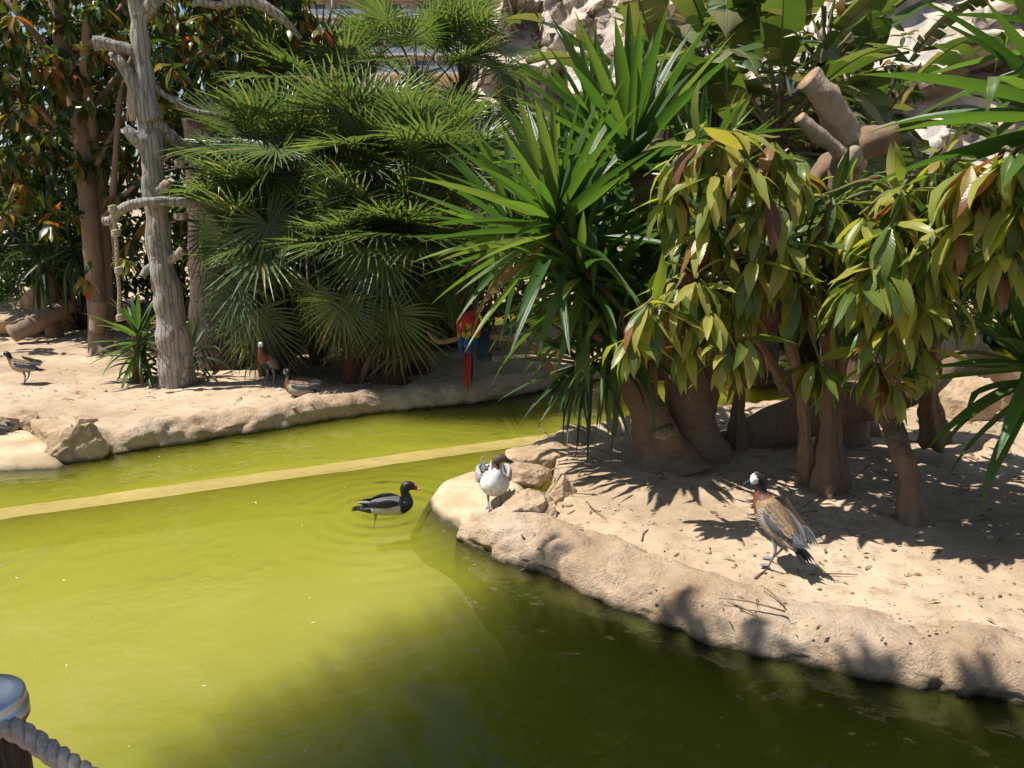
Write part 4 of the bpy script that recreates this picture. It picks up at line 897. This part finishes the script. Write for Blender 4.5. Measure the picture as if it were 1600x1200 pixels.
heads = [(tall, (985, 225), .3, (0.03, -.1, 1), 50, 1.12, .092, 4, 95, .22, .08), (big, (865, 335), -.22, (-.22, -.3, 1), 64, 1.05, .082, 5, 120, .32, .20), (big, (800, 350), .5, (-.4, -.1, .9), 44, 1.0, .07, 6, 110, .3, .15),
         (big, (945, 470), -.1, (-.5, -.4, .55), 46, .85, .065, 20, 125, .7, .25), (tall, (935, 390), .35, (-.15, -.2, 1), 46, .95, .07, 8, 125, .4, .2), (tall, (1095, 280), .75, (.1, 0, 1), 40, .85, .072, 6, 105, .3, .1),
         (big, (870, 270), 1.2, (-.1, .1, 1), 40, .9, .065, 5, 95, .25, .1), (tall, (1010, 420), .2, (.1, -.4, .6), 36, .8, .07, 15, 125, .7, .2), (big, (905, 570), -.05, (-.55, -.3, -.1), 36, .75, .035, 20, 110, 1.3, .1), (big, (905, 425), -.3, (-.3, -.5, .7), 44, .85, .07, 15, 130, .9, .35), (big, (955, 540), -.25, (-.5, -.5, .5), 24, .7, .05, 20, 120, 1.2, .3), (tall, (930, 200), .9, (-.1, .1, 1), 30, .9, .07, 5, 80, .2, .05)]
for i, (pl_, (x, y), dy, ax, n, L, wd, t0, t1, dr, kp) in enumerate(heads):
    rosette(pl_, P(x, y, Y0 + dy), ax, n, L, wd, t0, t1, 500 + i, 'yucca' if i not in (8,) else 'yucca_dark', dr, kp, .12 if i in (3, 8) else 0.04)
rightp = thing('yucca', 'yucca at the right edge with broad blades reaching in over the leafy bush', 'yucca', G(1760, 780, .17), 'yucca plants')
stem(rightp, [G(1760, 790, .1), P(1750, 600, 4.6), P(1745, 300, 4.3), P(1730, 140, 4.1)], [.14, .11, .09, .06])
rosette(rightp, P(1660, 150, 4.05), (-.3, -.1, 1), 44, .95, .10, 10, 125, 601, 'yucca', .4, .08)
rosette(rightp, P(1700, 30, 4.3), (-.5, .1, .8), 28, .95, .10, 5, 100, 603, 'yucca', .4, .08)
rosette(rightp, P(1610, 560, 4.2), (-.55, -.2, .75), 40, .8, .08, 10, 125, 602, 'yucca', .9, .25)
lefty = thing('sword_leaf_plant', 'dark sword-leaved plant with drooping blades behind the left tree stems', 'plant', P(60, 500, 11.9), 'sword-leaved plants on the left bank')
stem(lefty, [V((P(70, 400, 11.9).x, 11.9, .1)), P(70, 400, 11.9), P(75, 330, 11.8)], [.12, .1, .08])
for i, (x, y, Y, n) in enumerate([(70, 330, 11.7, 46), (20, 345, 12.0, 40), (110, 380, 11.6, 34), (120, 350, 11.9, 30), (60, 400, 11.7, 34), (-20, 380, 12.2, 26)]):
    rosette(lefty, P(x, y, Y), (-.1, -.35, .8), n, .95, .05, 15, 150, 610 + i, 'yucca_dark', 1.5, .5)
sm = G(215, 596, .16); smallp = thing('sword_leaf_plant', 'small clump of pale green sword leaves at the foot of the bare trunk', 'plant', sm, 'sword-leaved plants on the left bank')
stem(smallp, [sm - V((0, 0, .1)), P(212, 560, sm.y), P(212, 520, sm.y)], [.06, .05, .04])
rosette(smallp, P(214, 520, sm.y), (-.08, -.1, 1), 42, .60, .055, 8, 140, 630, 'yucca', .8, .3, .12); rosette(smallp, P(222, 560, sm.y - .05), (.1, -.3, .8), 26, .45, .05, 30, 140, 631, 'yucca_dark', 1.2, .3, .2)
by = thing('sword_leaf_plant', 'low strappy clump in the shade between the bare trunk and the dark stump', 'plant', G(300, 585, .16), 'sword-leaved plants on the left bank')
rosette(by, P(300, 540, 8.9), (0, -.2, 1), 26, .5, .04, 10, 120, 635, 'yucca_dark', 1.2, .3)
sp = thing('sword_leaf_plant', 'bright spiky tuft at the left edge in front of the pale rocks', 'plant', G(10, 470, .16), 'sword-leaved plants on the left bank')
rosette(sp, P(15, 455, 12.9), (0, -.2, 1), 26, .6, .05, 6, 90, 636, 'yucca', .4, .05)

# ------------------------------------------------------------------ fan palms
palm('central fan palm with a brown fibrous trunk and the fullest fronds', P(570, 290, 9.0), (-.05, -.25, 1), 50, V((P(585, 560, 9.3).x, 9.3, .16)), 701, (.5, 1.0))
palm('fan palm on the left leaning over the dark stump', P(455, 290, 9.3), (-.25, -.3, 1), 44, V((P(500, 550, 9.6).x, 9.6, .16)), 702, (.5, .9))
palm('fan palm on the right with fronds behind the yucca', P(665, 300, 8.7), (.1, -.3, 1), 40, V((P(655, 560, 9.1).x, 9.1, .16)), 703, (.5, .9))
palm('tall fan palm at the back with upright sunlit fans against the building', P(655, 150, 11.2), (0, -.1, 1), 30, V((P(600, 520, 11.2).x, 11.2, .16)), 704, (.7, 1.1))
palm('back fan palm with fans standing against the pale cliff', P(720, 130, 11.6), (.15, -.1, 1), 34, V((P(700, 520, 11.6).x, 11.6, .16)), 705, (.6, 1.0))
palm('low fan palm with fronds hanging down to the sand in front of the stump', P(425, 410, 8.9), (-.1, -.5, .8), 36, V((P(440, 560, 9.1).x, 9.2, .16)), 706, (.4, .7), 1.0)
palm('short fan palm low in the middle with a round fan in the shade', P(620, 390, 8.3), (0, -.6, .7), 34, V((P(620, 575, 8.6).x, 8.6, .16)), 707, (.3, .6), .95)
palm('small front fan palm with upward fans standing before the central palm', P(545, 395, 8.35), (-.1, -.15, 1), 26, V((P(550, 575, 8.7).x, 8.7, .16)), 709, (.35, .7), .85, 5, 95)
palm('small fan palm with upward fans low at the left beside the dark stump', P(400, 330, 8.75), (-.25, -.15, 1), 24, V((P(420, 570, 9.0).x, 9.0, .16)), 710, (.4, .7), .9, 5, 95)
palm('back fan palm left of the building with upright fronds', P(500, 175, 10.8), (-.1, -.1, 1), 28, V((P(510, 520, 10.8).x, 10.8, .16)), 708, (.6, 1.0))

# ------------------------------------------------------------------ mango-like bushes on the island
def bush(label, base, stems, clusters, filler, seed, ln=.295):
    base = V(base); t = thing('mango_tree', label, 'tree', base, 'mango trees on the island'); rr = random.Random(seed); LV = Leaves()
    tops = []
    for pts, r0, r1, mt in stems:
        m = MB(); n = len(pts); tube(m, pts, [lerp(r0, r1, (i / (n - 1)) ** .7) * (1.25 if i == 0 else .82) for i in range(n)], 24, 60, .28, 9, lobes=(5, .22, .8)); m.build('trunk', MAT[mt], t); tops.append(V(pts[-1]))
    for i, (x, y, Y, n, s) in enumerate(clusters):
        Y -= .15 if x < 1300 else .28; c = P(x, y, Y); tp = min(tops, key=lambda q: (q - c).length); midp = tp.lerp(c, .55) + V((0, 0, .12))
        m = MB(); tube(m, [tp, midp, c, c + (c - midp).normalized() * .05], [.022, .014, .007, .004], 7, 14, .1, 6); m.build('branch', MAT['twig'], t)
        ax = (c - tp).normalized() * .5 + V((0, -.35, .75)); whorl(LV, c, ax, n + 8, ln * s * 1.05, seed * 37 + i, pnew=.10, hang=1.25)
    for i in range(filler[0]):
        x0, x1, y0, y1, Ya, Yb = filler[1]; y = rr.uniform(y0, y1); Y = lerp(Ya, Yb, rr.random()) + .3 * abs(y - (y0 + y1) / 2) / (y1 - y0)
        x = rr.uniform(x0, x1); c = P(x, y, Y)
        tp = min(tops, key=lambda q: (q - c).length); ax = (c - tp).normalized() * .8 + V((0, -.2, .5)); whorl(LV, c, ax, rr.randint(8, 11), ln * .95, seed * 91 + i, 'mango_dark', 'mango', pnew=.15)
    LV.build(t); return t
Ym = G(1285, 768, .17).y
def gp(x, y): 
    p = G(x, y, .17); return V((p.x, p.y, .08))
cl1 = [(1140, 195, 4.55, 15, 1.), (1095, 215, 4.6, 13, 1.), (1060, 235, 4.65, 12, .95), (1165, 235, 4.45, 15, 1.05), (1210, 215, 4.6, 12, .95), (1120, 270, 4.5, 12, 1), (1245, 250, 4.6, 12, 1), (1200, 300, 4.5, 13, 1.05), (1060, 445, 4.55, 12, .95), (1015, 470, 4.5, 12, .95), (985, 520, 4.5, 8, .8), (1090, 430, 4.55, 12, .95), (1110, 480, 4.5, 10, 1), (1180, 400, 4.5, 12, 1.05), (1230, 380, 4.55, 12, 1), (1140, 550, 4.45, 12, .8), (1170, 520, 4.5, 10, .9), (1280, 560, 4.5, 16, .85), (1250, 440, 4.6, 12, 1), (1075, 530, 4.6, 10, .85), (1105, 340, 4.6, 12, 1), (1050, 290, 4.7, 10, 1), (1160, 460, 4.7, 12, 1)]
bush('multi-stemmed mango tree in the middle of the island with coppery shoots over the yucca', G(1285, 768, .17),
     [([gp(1262, 752), P(1258, 700, Ym), P(1255, 640, Ym), P(1235, 540, Ym - .1), P(1200, 430, Ym - .2)], .07, .035, 'ficus_bark'), ([gp(1290, 765), P(1290, 700, Ym), P(1292, 640, Ym), P(1290, 520, Ym), P(1260, 400, Ym - .1)], .10, .04, 'ficus_bark'), ([gp(1312, 760), P(1306, 700, Ym + .05), P(1305, 640, Ym + .05), P(1320, 500, Ym), P(1290, 360, Ym)], .075, .035, 'ficus_bark'),
      ([P(1150, 700, 6.1), P(1152, 640, 6.05), P(1160, 560, 5.8), P(1150, 430, 5.3), P(1130, 300, 4.9)], .07, .035, 'ficus_bark'), ([P(1235, 610, Ym + .2), P(1200, 560, Ym), P(1160, 500, Ym - .2), P(1090, 470, 4.7)], .05, .02, 'ficus_bark')],
     cl1, (76, (1050, 1340, 280, 455, 4.6, 5.7)), 3)
cl2 = [(1395, 345, 4.3, 16, 1.05), (1410, 290, 4.4, 13, 1), (1460, 310, 4.4, 12, 1), (1350, 330, 4.5, 12, 1), (1300, 300, 4.8, 12, .95), (1520, 250, 4.1, 12, 1), (1580, 235, 4.0, 12, 1), (1550, 290, 4.1, 13, 1.05), (1600, 300, 4.0, 12, 1), (1500, 340, 4.2, 12, 1), (1450, 380, 4.3, 12, 1), (1380, 400, 4.3, 12, 1), (1340, 430, 4.4, 11, 1), (1570, 380, 4.1, 12, 1), (1290, 330, 4.7, 12, 1), (1430, 460, 4.4, 12, .95), (1390, 500, 4.4, 12, .9), (1470, 440, 4.4, 11, .95), (1400, 590, 4.5, 11, .75), (1370, 560, 4.5, 10, .8), (1440, 540, 4.5, 10, .85), (1330, 290, 5.0, 10, .9), (1380, 270, 4.9, 10, .9), (1470, 235, 4.6, 10, .9), (1620, 230, 4.2, 12, 1)]
Y2_ = G(1425, 812, .17).y
bush('mango tree with one bent stem on the right of the island and big yellow-green leaves', G(1425, 812, .17),
     [([gp(1428, 818), P(1422, 760, Y2_), P(1405, 700, Y2_ + .1), P(1385, 650, Y2_ + .3), P(1350, 615, Y2_ + .5)], .085, .07, 'ficus_bark'), ([P(1385, 650, Y2_ + .3), P(1400, 560, Y2_ + .1), P(1420, 450, Y2_), P(1440, 340, Y2_)], .06, .03, 'ficus_bark'), ([P(1460, 690, 5.9), P(1450, 600, 5.6), P(1480, 450, 5.0), P(1540, 320, 4.5)], .09, .035, 'ficus_bark')],
     cl2, (96, (1290, 1680, 310, 490, 4.25, 5.6)), 5)
# leaning and fallen trunks behind
m = MB(); tube(m, [gp(1100, 712) + V((0, .25, .05)), P(1150, 695, 6.3), P(1230, 660, 6.2), P(1320, 630, 6.0), P(1390, 622, 5.9), P(1450, 600, 6.0), P(1500, 560, 6.2)], [.12, .16, .175, .16, .13, .10, .07], 22, 50, .16, 3); tag(m.build('leaning_trunk', MAT['ficus_bark']), 'thick dark trunk lying on the island behind the tree stems', 'trunk')
m = MB(); tube(m, [P(1270, 690, 6.7), P(1320, 678, 6.6), P(1375, 668, 6.5)], [.12, .125, .125], 18, 16, .06, 4, endmi=1); tag(m.build('log', [MAT['tree_bark'], MAT['cut_wood']]), 'short pale sawn log lying behind the dark lying trunk', 'log')
m = MB(); tube(m, [P(18, 522, 11.2), P(60, 502, 11.5), P(108, 476, 12.0)], [.13, .14, .12], 16, 20, .08, 3, endmi=1); tag(m.build('log', [MAT['tree_bark'], MAT['cut_wood']]), 'long tan log leaning on the rocks at the left edge', 'log')

# ------------------------------------------------------------------ sawn dead tree above the bush
def sawn_tree():
    Y = 6.3; b = V((P(1330, 600, Y).x, Y, .1)); t = thing('sawn_tree', 'sawn-off dead tree with thick cut limbs standing above the mango leaves', 'dead tree', b)
    def limb(pts, r, mat='sawn_bark', name='limb', wob=.32):
        m = MB(); tube(m, pts, r, 18, 26, wob, 6, endmi=1); m.build(name, [MAT[mat], MAT['cut_wood']], t)
    limb([b, P(1335, 420, Y), P(1320, 300, Y), P(1322, 235, Y)], [.16, .14, .13, .10], 'brown_bark', 'trunk')
    limb([P(1330, 235, Y), P(1312, 195, Y - .05), P(1288, 150, Y - .1), P(1262, 122, Y - .12)], [.105, .11, .105, .098])
    limb([P(1345, 262, Y - .1), P(1310, 235, Y - .14), P(1270, 205, Y - .16), P(1248, 184, Y - .18)], [.06, .055, .05, .045])
    limb([P(1310, 240, Y), P(1345, 228, Y - .05), P(1375, 216, Y - .08), P(1400, 210, Y - .1)], [.12, .115, .11, .105], 'brown_bark')
    limb([P(1278, 285, Y + .1), P(1300, 255, Y + .1), P(1330, 240, Y)], [.09, .1, .09], 'brown_bark')
    limb([P(1340, 262, Y - .1), P(1325, 250, Y - .2), P(1310, 280, Y - .2)], [.035, .04, .03], wob=.4)
    limb([P(1318, 275, Y - .2), P(1335, 235, Y - .22), P(1342, 260, Y - .1)], [.03, .035, .03], wob=.4)
    m = MB(); twisted_rope(m, [P(1282, 124, Y - .02), P(1302, 150, Y - .04), P(1322, 185, Y - .02), P(1334, 212, Y)], .035, .08); tag(m.build('coarse_rope', ROPE), 'coarse shaggy rope along the top limb of the sawn dead tree', 'rope')
sawn_tree()

# ------------------------------------------------------------------ paddle-leaved giant plants at the back
def paddle_geo(elev, seed, droop=1.0, torn=.5, L=1.5, wd=.5, pet=.8):
    rr = random.Random(seed); mb = MB(); p = V((0, 0, 0)); a = elev; n = 26; pts = []; dirs = []
    for k in range(9): pts.append(p); p = p + V((math.cos(a), 0, math.sin(a))) * pet / 8; a -= .03
    tube(mb, pts, [.035, .03, .026, .022, .02, .018, .017, .016, .015], 6, mi=1, smooth=False)
    mid = [p]; ang = [a]
    for k in range(n): p = p + V((math.cos(a), 0, math.sin(a))) * L / n; a -= droop / n * (.3 + 1.6 * k / n); mid.append(p); ang.append(a)
    tube(mb, mid, [.014 * (1 - k / (n + 2)) + .002 for k in range(n + 1)], 5, mi=1, smooth=False)
    for sd in (1, -1):
        k = 0
        while k < n:
            w_ = min(n - k, rr.choice([1, 1, 2, 2, 3]) if rr.random() < torn else rr.randint(4, 9)); vs = []; uv = []; fs = []; lift = rr.uniform(-.5, .15) - (.5 if torn > .6 else 0) * rr.random(); gap = .05 if torn > .3 else .015
            for i in range(w_ + 1):
                q = k + i; s = q / n; hw = wd / 2 * math.sin(math.pi * min(1, s * .93 + .07)) ** .55 * (1 if s < .6 else (1 - ((s - .6) / .4) ** 2.2)) + .004
                n_ = V((-math.sin(ang[q]), 0, math.cos(ang[q]))); tt = V((math.cos(ang[q]), 0, math.sin(ang[q])))
                e = (.5 - i / max(1, w_)) * gap * w_ * L / n * 2
                for u in (0, .5, 1):
                    vs.append(mid[q] + V((0, sd * hw * u, 0)) + n_ * hw * (.28 * u + lift * u * u) + tt * (e * u + .12 * hw * u)); uv.append((.5 + sd * u / 2, s * .9))
            for i in range(w_):
                for j in (0, 1): fs.append((i * 3 + j, i * 3 + j + 1, i * 3 + j + 4, i * 3 + j + 3))
            mb.add(vs, fs, uv); k += w_
    return mb
_pd = {}
def paddle(elev, v):
    key = (round(math.degrees(elev) / 18), v)
    if key not in _pd: _pd[key] = paddle_geo(R(key[0] * 18), key[0] * 7 + v, [.8, 1.4, 2.2, .5][v], [.35, .65, .9, .15][v]).mesh('leaf', [MAT['banana'], MAT['twig']])
    return _pd[key]
def paddle_plant(label, base, c, n, seed, axis=(0, -.1, 1), sc=1., tmax=95):
    rr = random.Random(seed); base = V(base); c = V(c); t = thing('giant_paddle_plant', label, 'plant', base, 'giant paddle-leaved plants')
    for q in range(2):
        m = MB(); o = V((rr.uniform(-.25, .25), rr.uniform(-.2, .2), 0)); tube(m, [base + o, base.lerp(c, .5) + o, c], [.16, .12, .09], 12, 30, .25, 6); m.build('stem', MAT['palm_fibre'] if q else MAT['dark_stump'], t)
    for i in range(n):
        f = i / (n - 1); d = leaf_axis(axis, R(lerp(5, tmax, f ** .9) + rr.uniform(-6, 6)), i * 2.39996 + rr.uniform(-.3, .3)); el = math.asin(max(-1, min(1, d.z))); s = sc * rr.uniform(.8, 1.15)
        inst('leaf', paddle(el, rr.choice([0, 1, 2, 3]) if f < .6 else rr.choice([1, 2])), TR(c + d * .05 - V((0, 0, .4 * f)), Matrix.Rotation(math.atan2(d.y, d.x), 3, 'Z'), s, s, s), t)
    return t
pp = paddle_plant('giant paddle-leaved plant behind the yucca with torn arching leaves', V((P(1010, 300, 9.6).x, 9.6, 0)), P(1040, 170, 9.6), 14, 801, (.15, -.1, 1), .9)
p2 = paddle_plant('giant paddle-leaved plant with a broad bright leaf at top centre right', V((P(1210, 300, 9.2).x, 9.2, 0)), P(1215, 190, 9.2), 18, 802, (0, -.2, 1))
p3 = paddle_plant('tattered grey-green paddle-leaved plant in front of the right cliff', V((P(1350, 300, 9.5).x, 9.5, 0)), P(1360, 210, 9.5), 18, 803, (.05, -.3, 1), .85, 130)
p4 = paddle_plant('shaded paddle-leaved plant between the other two at the back', V((P(1120, 300, 10.2).x, 10.2, 0)), P(1120, 160, 10.2), 16, 804, (.1, -.1, 1), 1.1, 110)
paddle_plant('paddle-leaved plant behind the sawn limbs with leaves above the frame', V((P(1290, 300, 10.4).x, 10.4, 0)), P(1290, 90, 10.4), 18, 806, (0, -.2, 1), 1.1, 120)
paddle_plant('dark paddle-leaved plant standing between the bright leaf and the sawn limbs', V((P(1170, 300, 9.8).x, 9.8, 0)), P(1160, 240, 9.8), 16, 807, (-.1, -.3, 1), .9, 120)
def flower(t, c, d):
    bl = plain('dark_bract', (.05, .05, .08), .5); c = V(c); d = V(d)
    m = MB(); tube(m, [c - d * .12, c, c + d * .18], [.02, .03, .004], 8, 12); o = m.build('flower', bl, t)
    for i in range(5): m = MB(); q = leaf_axis(V((0, -.2, 1)), R(10 + 12 * i), i * 2.4); tube(m, [c, c + q * .1, c + q * .22], [.012, .018, .002], 5, 6); x = m.build('petal', FE['white'], o); x.matrix_parent_inverse = Matrix.Identity(4)
flower(p2, P(1298, 68, 8.9), (-.7, -.3, .1)); flower(p2, P(1236, 150, 8.8), (.6, -.5, .2))

# ------------------------------------------------------------------ background shrubs
def shrub(label, c, rad, n, seed, ln=.2, mat='shrub', group='shrubs closing the view behind', parts=40):
    rr = random.Random(seed); c = V(c); t = thing('shrub', label, 'shrub', (c.x, c.y, .1), group); LV = Leaves()
    m = MB()
    for i in range(5): a = i * 1.26; tube(m, [V((c.x + .1 * math.cos(a), c.y + .1 * math.sin(a), .05)), c + V((math.cos(a) * rad[0] * .3, math.sin(a) * rad[1] * .3, -rad[2] * .2)), c + V((math.cos(a) * rad[0] * .6, math.sin(a) * rad[1] * .6, rad[2] * .4))], [.05, .035, .012], 7, 14, .1, 5)
    m.build('stem', MAT['brown_bark'], t)
    for i in range(n):
        d = V((rr.gauss(0, 1), rr.gauss(0, 1), rr.gauss(0, 1))).normalized(); r_ = rr.random() ** .45 * (1 + .25 * fbm(d * 2 + V((seed, 0, 0)), 2))
        q = c + V((d.x * rad[0] * r_, d.y * rad[1] * r_, d.z * rad[2] * r_))
        if q.z < .1: continue
        whorl(LV, q, (d.x * .6, d.y * .6, .8), 8, ln, seed * 1000 + i, mat, mat, 0, hang=.3)
    LV.build(t, parts)
shrub('dark leafy shrub behind the palms at the left', (-3.4, 13.0, 1.5), (2.1, .9, 1.8), 260, 901, .26, 'ficus')
shrub('dark leafy shrub behind the palms in the middle', (-1.1, 12.6, 1.3), (1.7, .7, 1.7), 230, 902, .26, 'ficus')
shrub('bright green shrub at the foot of the pale cliff behind the yucca', (.4, 14.6, 1.9), (1.7, .9, 1.5), 300, 903, .16)
shrub('tall green shrub far behind the left tree', (-8.5, 15.5, 2.9), (3.0, 1.3, 3.6), 520, 904, .3)
shrub('yellow-green shrub behind the left tree and bare trunk', (-5.4, 15.8, 2.8), (2.4, 1.2, 3.9), 460, 905, .3)
shrub('low shrub at the left edge behind the sword leaves', (-7.6, 13.9, 1.3), (2.2, .8, 1.5), 260, 906, .2)
shrub('leafy shrub below the giant paddle leaves', (3.0, 12.6, 1.1), (1.6, .8, 1.2), 150, 907, .24, 'ficus')
shrub('dark shrub behind the mango trees on the far bank', (5.2, 12.8, 1.4), (1.8, .8, 1.5), 150, 908, .24, 'ficus')
shrub('leafy shrub at the foot of the right cliff', (7.6, 11.8, 1.2), (1.6, .8, 1.2), 130, 909, .2)
shrub('tall dark shrub behind the giant paddle leaves at top centre', (2.6, 12.0, 2.7), (1.5, .7, 2.2), 230, 911, .26, 'ficus')
shrub('tall dark shrub behind the giant paddle leaves above the sawn limbs', (4.5, 11.6, 2.7), (1.4, .7, 2.3), 230, 912, .26, 'ficus')
shrub('tall dense tree-like shrub high behind the left tree stems', (-7.6, 14.2, 4.6), (2.8, 1.0, 2.6), 420, 913, .28, 'ficus')
shrub('tall dense shrub high behind the bare trunk', (-4.6, 14.4, 4.6), (1.5, .9, 2.4), 260, 914, .28, 'ficus')
shrub('low dark ground shrub behind the palm trunks at the left', (-2.7, 11.2, .7), (1.2, .5, .8), 110, 915, .2, 'ficus')
shrub('low dark ground shrub behind the palm trunks at the right', (-1.0, 11.0, .7), (1.1, .5, .8), 110, 916, .2, 'ficus')
shrub('dense shrub filling the gap at the left edge behind the rocks', (-7.2, 12.9, 1.1), (1.2, .5, 1.2), 140, 917, .22)
shrub('pale green shrub behind the tall back palm', (-3.4, 17.0, 2.2), (2.4, 1.0, 2.3), 220, 910, .24)

# ------------------------------------------------------------------ post with rope in the near corner, and the deck it stands on
def post():
    c = P(-38, 1090, .86); zt = c.z; t = thing('bollard', 'wooden post with a round metal cap in the lower left corner', 'post', (c.x, c.y, .46))
    m = MB(); tube(m, [V((c.x, c.y, .46)), V((c.x, c.y, (zt + .46) / 2)), V((c.x, c.y, zt - .02))], [.048, .048, .048], 24, 30, .04, 14); m.build('shaft', MAT['dark_stump'], t)
    prof = [(0, 0.003), (.02, .003), (.04, .0025), (.0535, .001), (.0565, -.002), (.0575, -.006), (.0575, -.016), (.059, -.0165), (.059, -.034), (.0575, -.036), (.05, -.036)]; n = 48; vs = []; fs = []
    for r_, z in prof:
        for j in range(n): vs.append(V((c.x + .92 * r_ * math.cos(6.2832 * j / n), c.y + .92 * r_ * math.sin(6.2832 * j / n), zt + z)))
    for k_ in range(len(prof) - 1):
        for j in range(n): fs.append((k_ * n + j, k_ * n + (j + 1) % n, (k_ + 1) * n + (j + 1) % n, (k_ + 1) * n + j))
    m = MB(); m.add(vs, fs); m.build('cap', STEEL, t)
    m = MB(); a = P(22, 1140, .84); twisted_rope(m, [a + V((-.06, .0, .02)), a, P(75, 1172, .83), P(140, 1215, .80), P(230, 1262, .78), P(420, 1320, .76), P(700, 1330, .74)], .0125, .019); tag(m.build('barrier_rope', GROPE), 'thick grey twisted rope running down from the corner post', 'rope')
    m = MB(); pl = plain('deck_wood', (.22, .16, .11), .8, sc=12, stretch=(1, 12, 1))
    for i in range(40): b_ = MB(); box(b_, (-4 + i * .21, -1.2, .44), (.2, 4.2, .04)); o = b_.build('plank', pl, None, False); o.parent = deck; o.matrix_parent_inverse = Matrix.Translation(-V(deck.location))
deck = thing('boardwalk', 'wooden boardwalk under the corner post', 'boardwalk', (0, -1.2, .4))
post()

mb = MB(); mb.add([V((-300, -300, .12)), V((300, -300, .12)), V((300, .45, .12)), V((-300, .45, .12))], [(0, 1, 2, 3)]); tag(mb.build('ground', MAT['sand']), kind='structure')
def shade_tree():  # out-of-view tree assumed from the dark water; crown laid out to cast that shade
    b = V((-5.6, -1.2, .12)); t = thing('shade_tree', 'unseen tall spreading tree beside the boardwalk with its crown shaped to shade the near water', 'tree', b); rr = random.Random(31)
    poly = W((230, 1230), (330, 1140), (450, 1075), (560, 1015), (640, 968), (720, 930), (800, 922), (880, 950), (1000, 992), (1100, 1024), (1250, 1062), (1420, 1094), (1600, 1132), (1800, 1180)) + [V((2.8, 1.0)), V((-.9, 1.0))]
    m = MB(); tube(m, [b - V((0, 0, .1)), V((-5.2, -.6, 2.6)), V((-4.4, .6, 4.8)), V((-3.2, 1.5, 6.0))], [.3, .22, .18, .12], 16, 40, .12, 3); m.build('trunk', MAT['tree_bark'], t)
    for q in (V((-2.9, 3.0, 6.3)), V((-2.4, 2.6, 6.6)), V((-1.7, 2.7, 6.6)), V((-1.2, 2.4, 6.4))):
        m = MB(); tube(m, [V((-3.8, 1.0, 5.4)), V((-3.2, 1.9, 6.0)).lerp(q, .5), q], [.11, .07, .03], 10, 20, .12, 4); m.build('limb', MAT['tree_bark'], t)
    LV = Leaves(); k_ = 0
    while k_ < 950:
        x, y = rr.uniform(-1.6, 3.0), rr.uniform(1.0, 4.9)
        if not inside(V((x, y)), poly): continue
        q = V((x, y, 0)); z = rr.uniform(5.9, 7.0); whorl(LV, q + SUN * (z / SUN.z), (rr.gauss(0, .5), rr.gauss(0, .5), .8), 10, .26, 5000 + k_, 'ficus', 'ficus', 0, hang=.25); k_ += 1
    for q in [G(830, 850, .2), G(1030, 925, .2), G(1180, 968, .2)]:  # extra leaf clusters added up-sun to drop soft shadows on the kerb
        for j in range(3): z = rr.uniform(6, 6.8); whorl(LV, q + SUN * (z / SUN.z) + V((rr.gauss(0, .05), rr.gauss(0, .05), 0)), (0, 0, 1), 5, .2, 7000 + int(q.x * 100) + j, 'ficus', 'ficus', 0, hang=.2)
    LV.build(t, 0)
shade_tree()
# ------------------------------------------------------------------ litter on the sand and specks on the water
def litter():
    rr = random.Random(77)
    def scatter(n, poly, x0, x1, y0, y1, f):
        k_ = 0
        while k_ < n:
            x, y = rr.uniform(x0, x1), rr.uniform(y0, y1)
            if inside(V((x, y)), poly): f(V((x, y, gz(x, y) + .004))); k_ += 1
    mb = MB()
    def lf(p):
        s = rr.uniform(.015, .065) * (1.8 if rr.random() < .08 else 1); X = TR(p + V((0, 0, .006)), Matrix.Rotation(rr.random() * 6.28, 3, 'Z') @ Matrix.Rotation(rr.uniform(-.3, .3), 3, 'X'), s, s * rr.uniform(.6, 1), s); mb.add([X @ q for q in SIMPLE[0]], SIMPLE[1], SIMPLE[2])
    scatter(1100, isl_poly, -.3, 5.5, 3.2, 7.5, lf); scatter(600, far_poly, -6, 2.2, 7.3, 12.5, lf)
    o = mb.build('leaf_litter', MAT['dead_leaf']); tag(o, 'small dry leaves scattered over the sand', 'leaf litter', kind='stuff')
    mb = MB()
    def pb(p):
        s = rr.uniform(.003, .010) * (2.2 if rr.random() < .05 else 1); ball(mb, p, s, 0, rr.uniform(.8, 1.6), rr.uniform(.5, .8))
    scatter(1100, isl_poly, -.3, 5.5, 3.0, 7.5, pb); scatter(700, far_poly, -6, 2.2, 7.3, 12.5, pb)
    tag(mb.build('pebbles', MAT['stone']), 'pebbles scattered over the sand', 'pebbles', kind='stuff')
    mb = MB()
    def tw(p):
        a = rr.random() * 6.28; L = rr.uniform(.06, .32); d = V((math.cos(a), math.sin(a), 0)) * L; tube(mb, [p, p + d * .5 + V((rr.uniform(-.03, .03), rr.uniform(-.03, .03), .012)), p + d], [.005, .004, .002], 5, 5)
    scatter(130, isl_poly, 0, 5.5, 3.4, 7.5, tw); scatter(90, far_poly, -5, 2.2, 7.6, 12, tw)
    tag(mb.build('twigs', MAT['brown_bark']), 'thin dry twigs lying on the sand', 'twigs', kind='stuff')
litter()
def specks():
    rr = random.Random(5); mb = MB()
    for i in range(170):
        x, y = rr.uniform(-10, 1150), rr.uniform(650, 1190); p = G(x, y, .003).to_2d()
        if inside(p, isl_poly) or inside(p, far_poly): continue
        s_ = rr.uniform(.004, .012) if rr.random() < .85 else rr.uniform(.02, .045); X = TR(V((p.x, p.y, .004)), Matrix.Rotation(rr.random() * 6.28, 3, 'Z'), s_, s_ * rr.uniform(.5, 1.2), s_ * .4); mb.add([X @ q for q in SIMPLE[0]], SIMPLE[1], SIMPLE[2])
    tag(mb.build('floating_specks', FE['buff']), 'tiny pale specks and down floating on the pond', 'floating debris', kind='stuff')
specks()
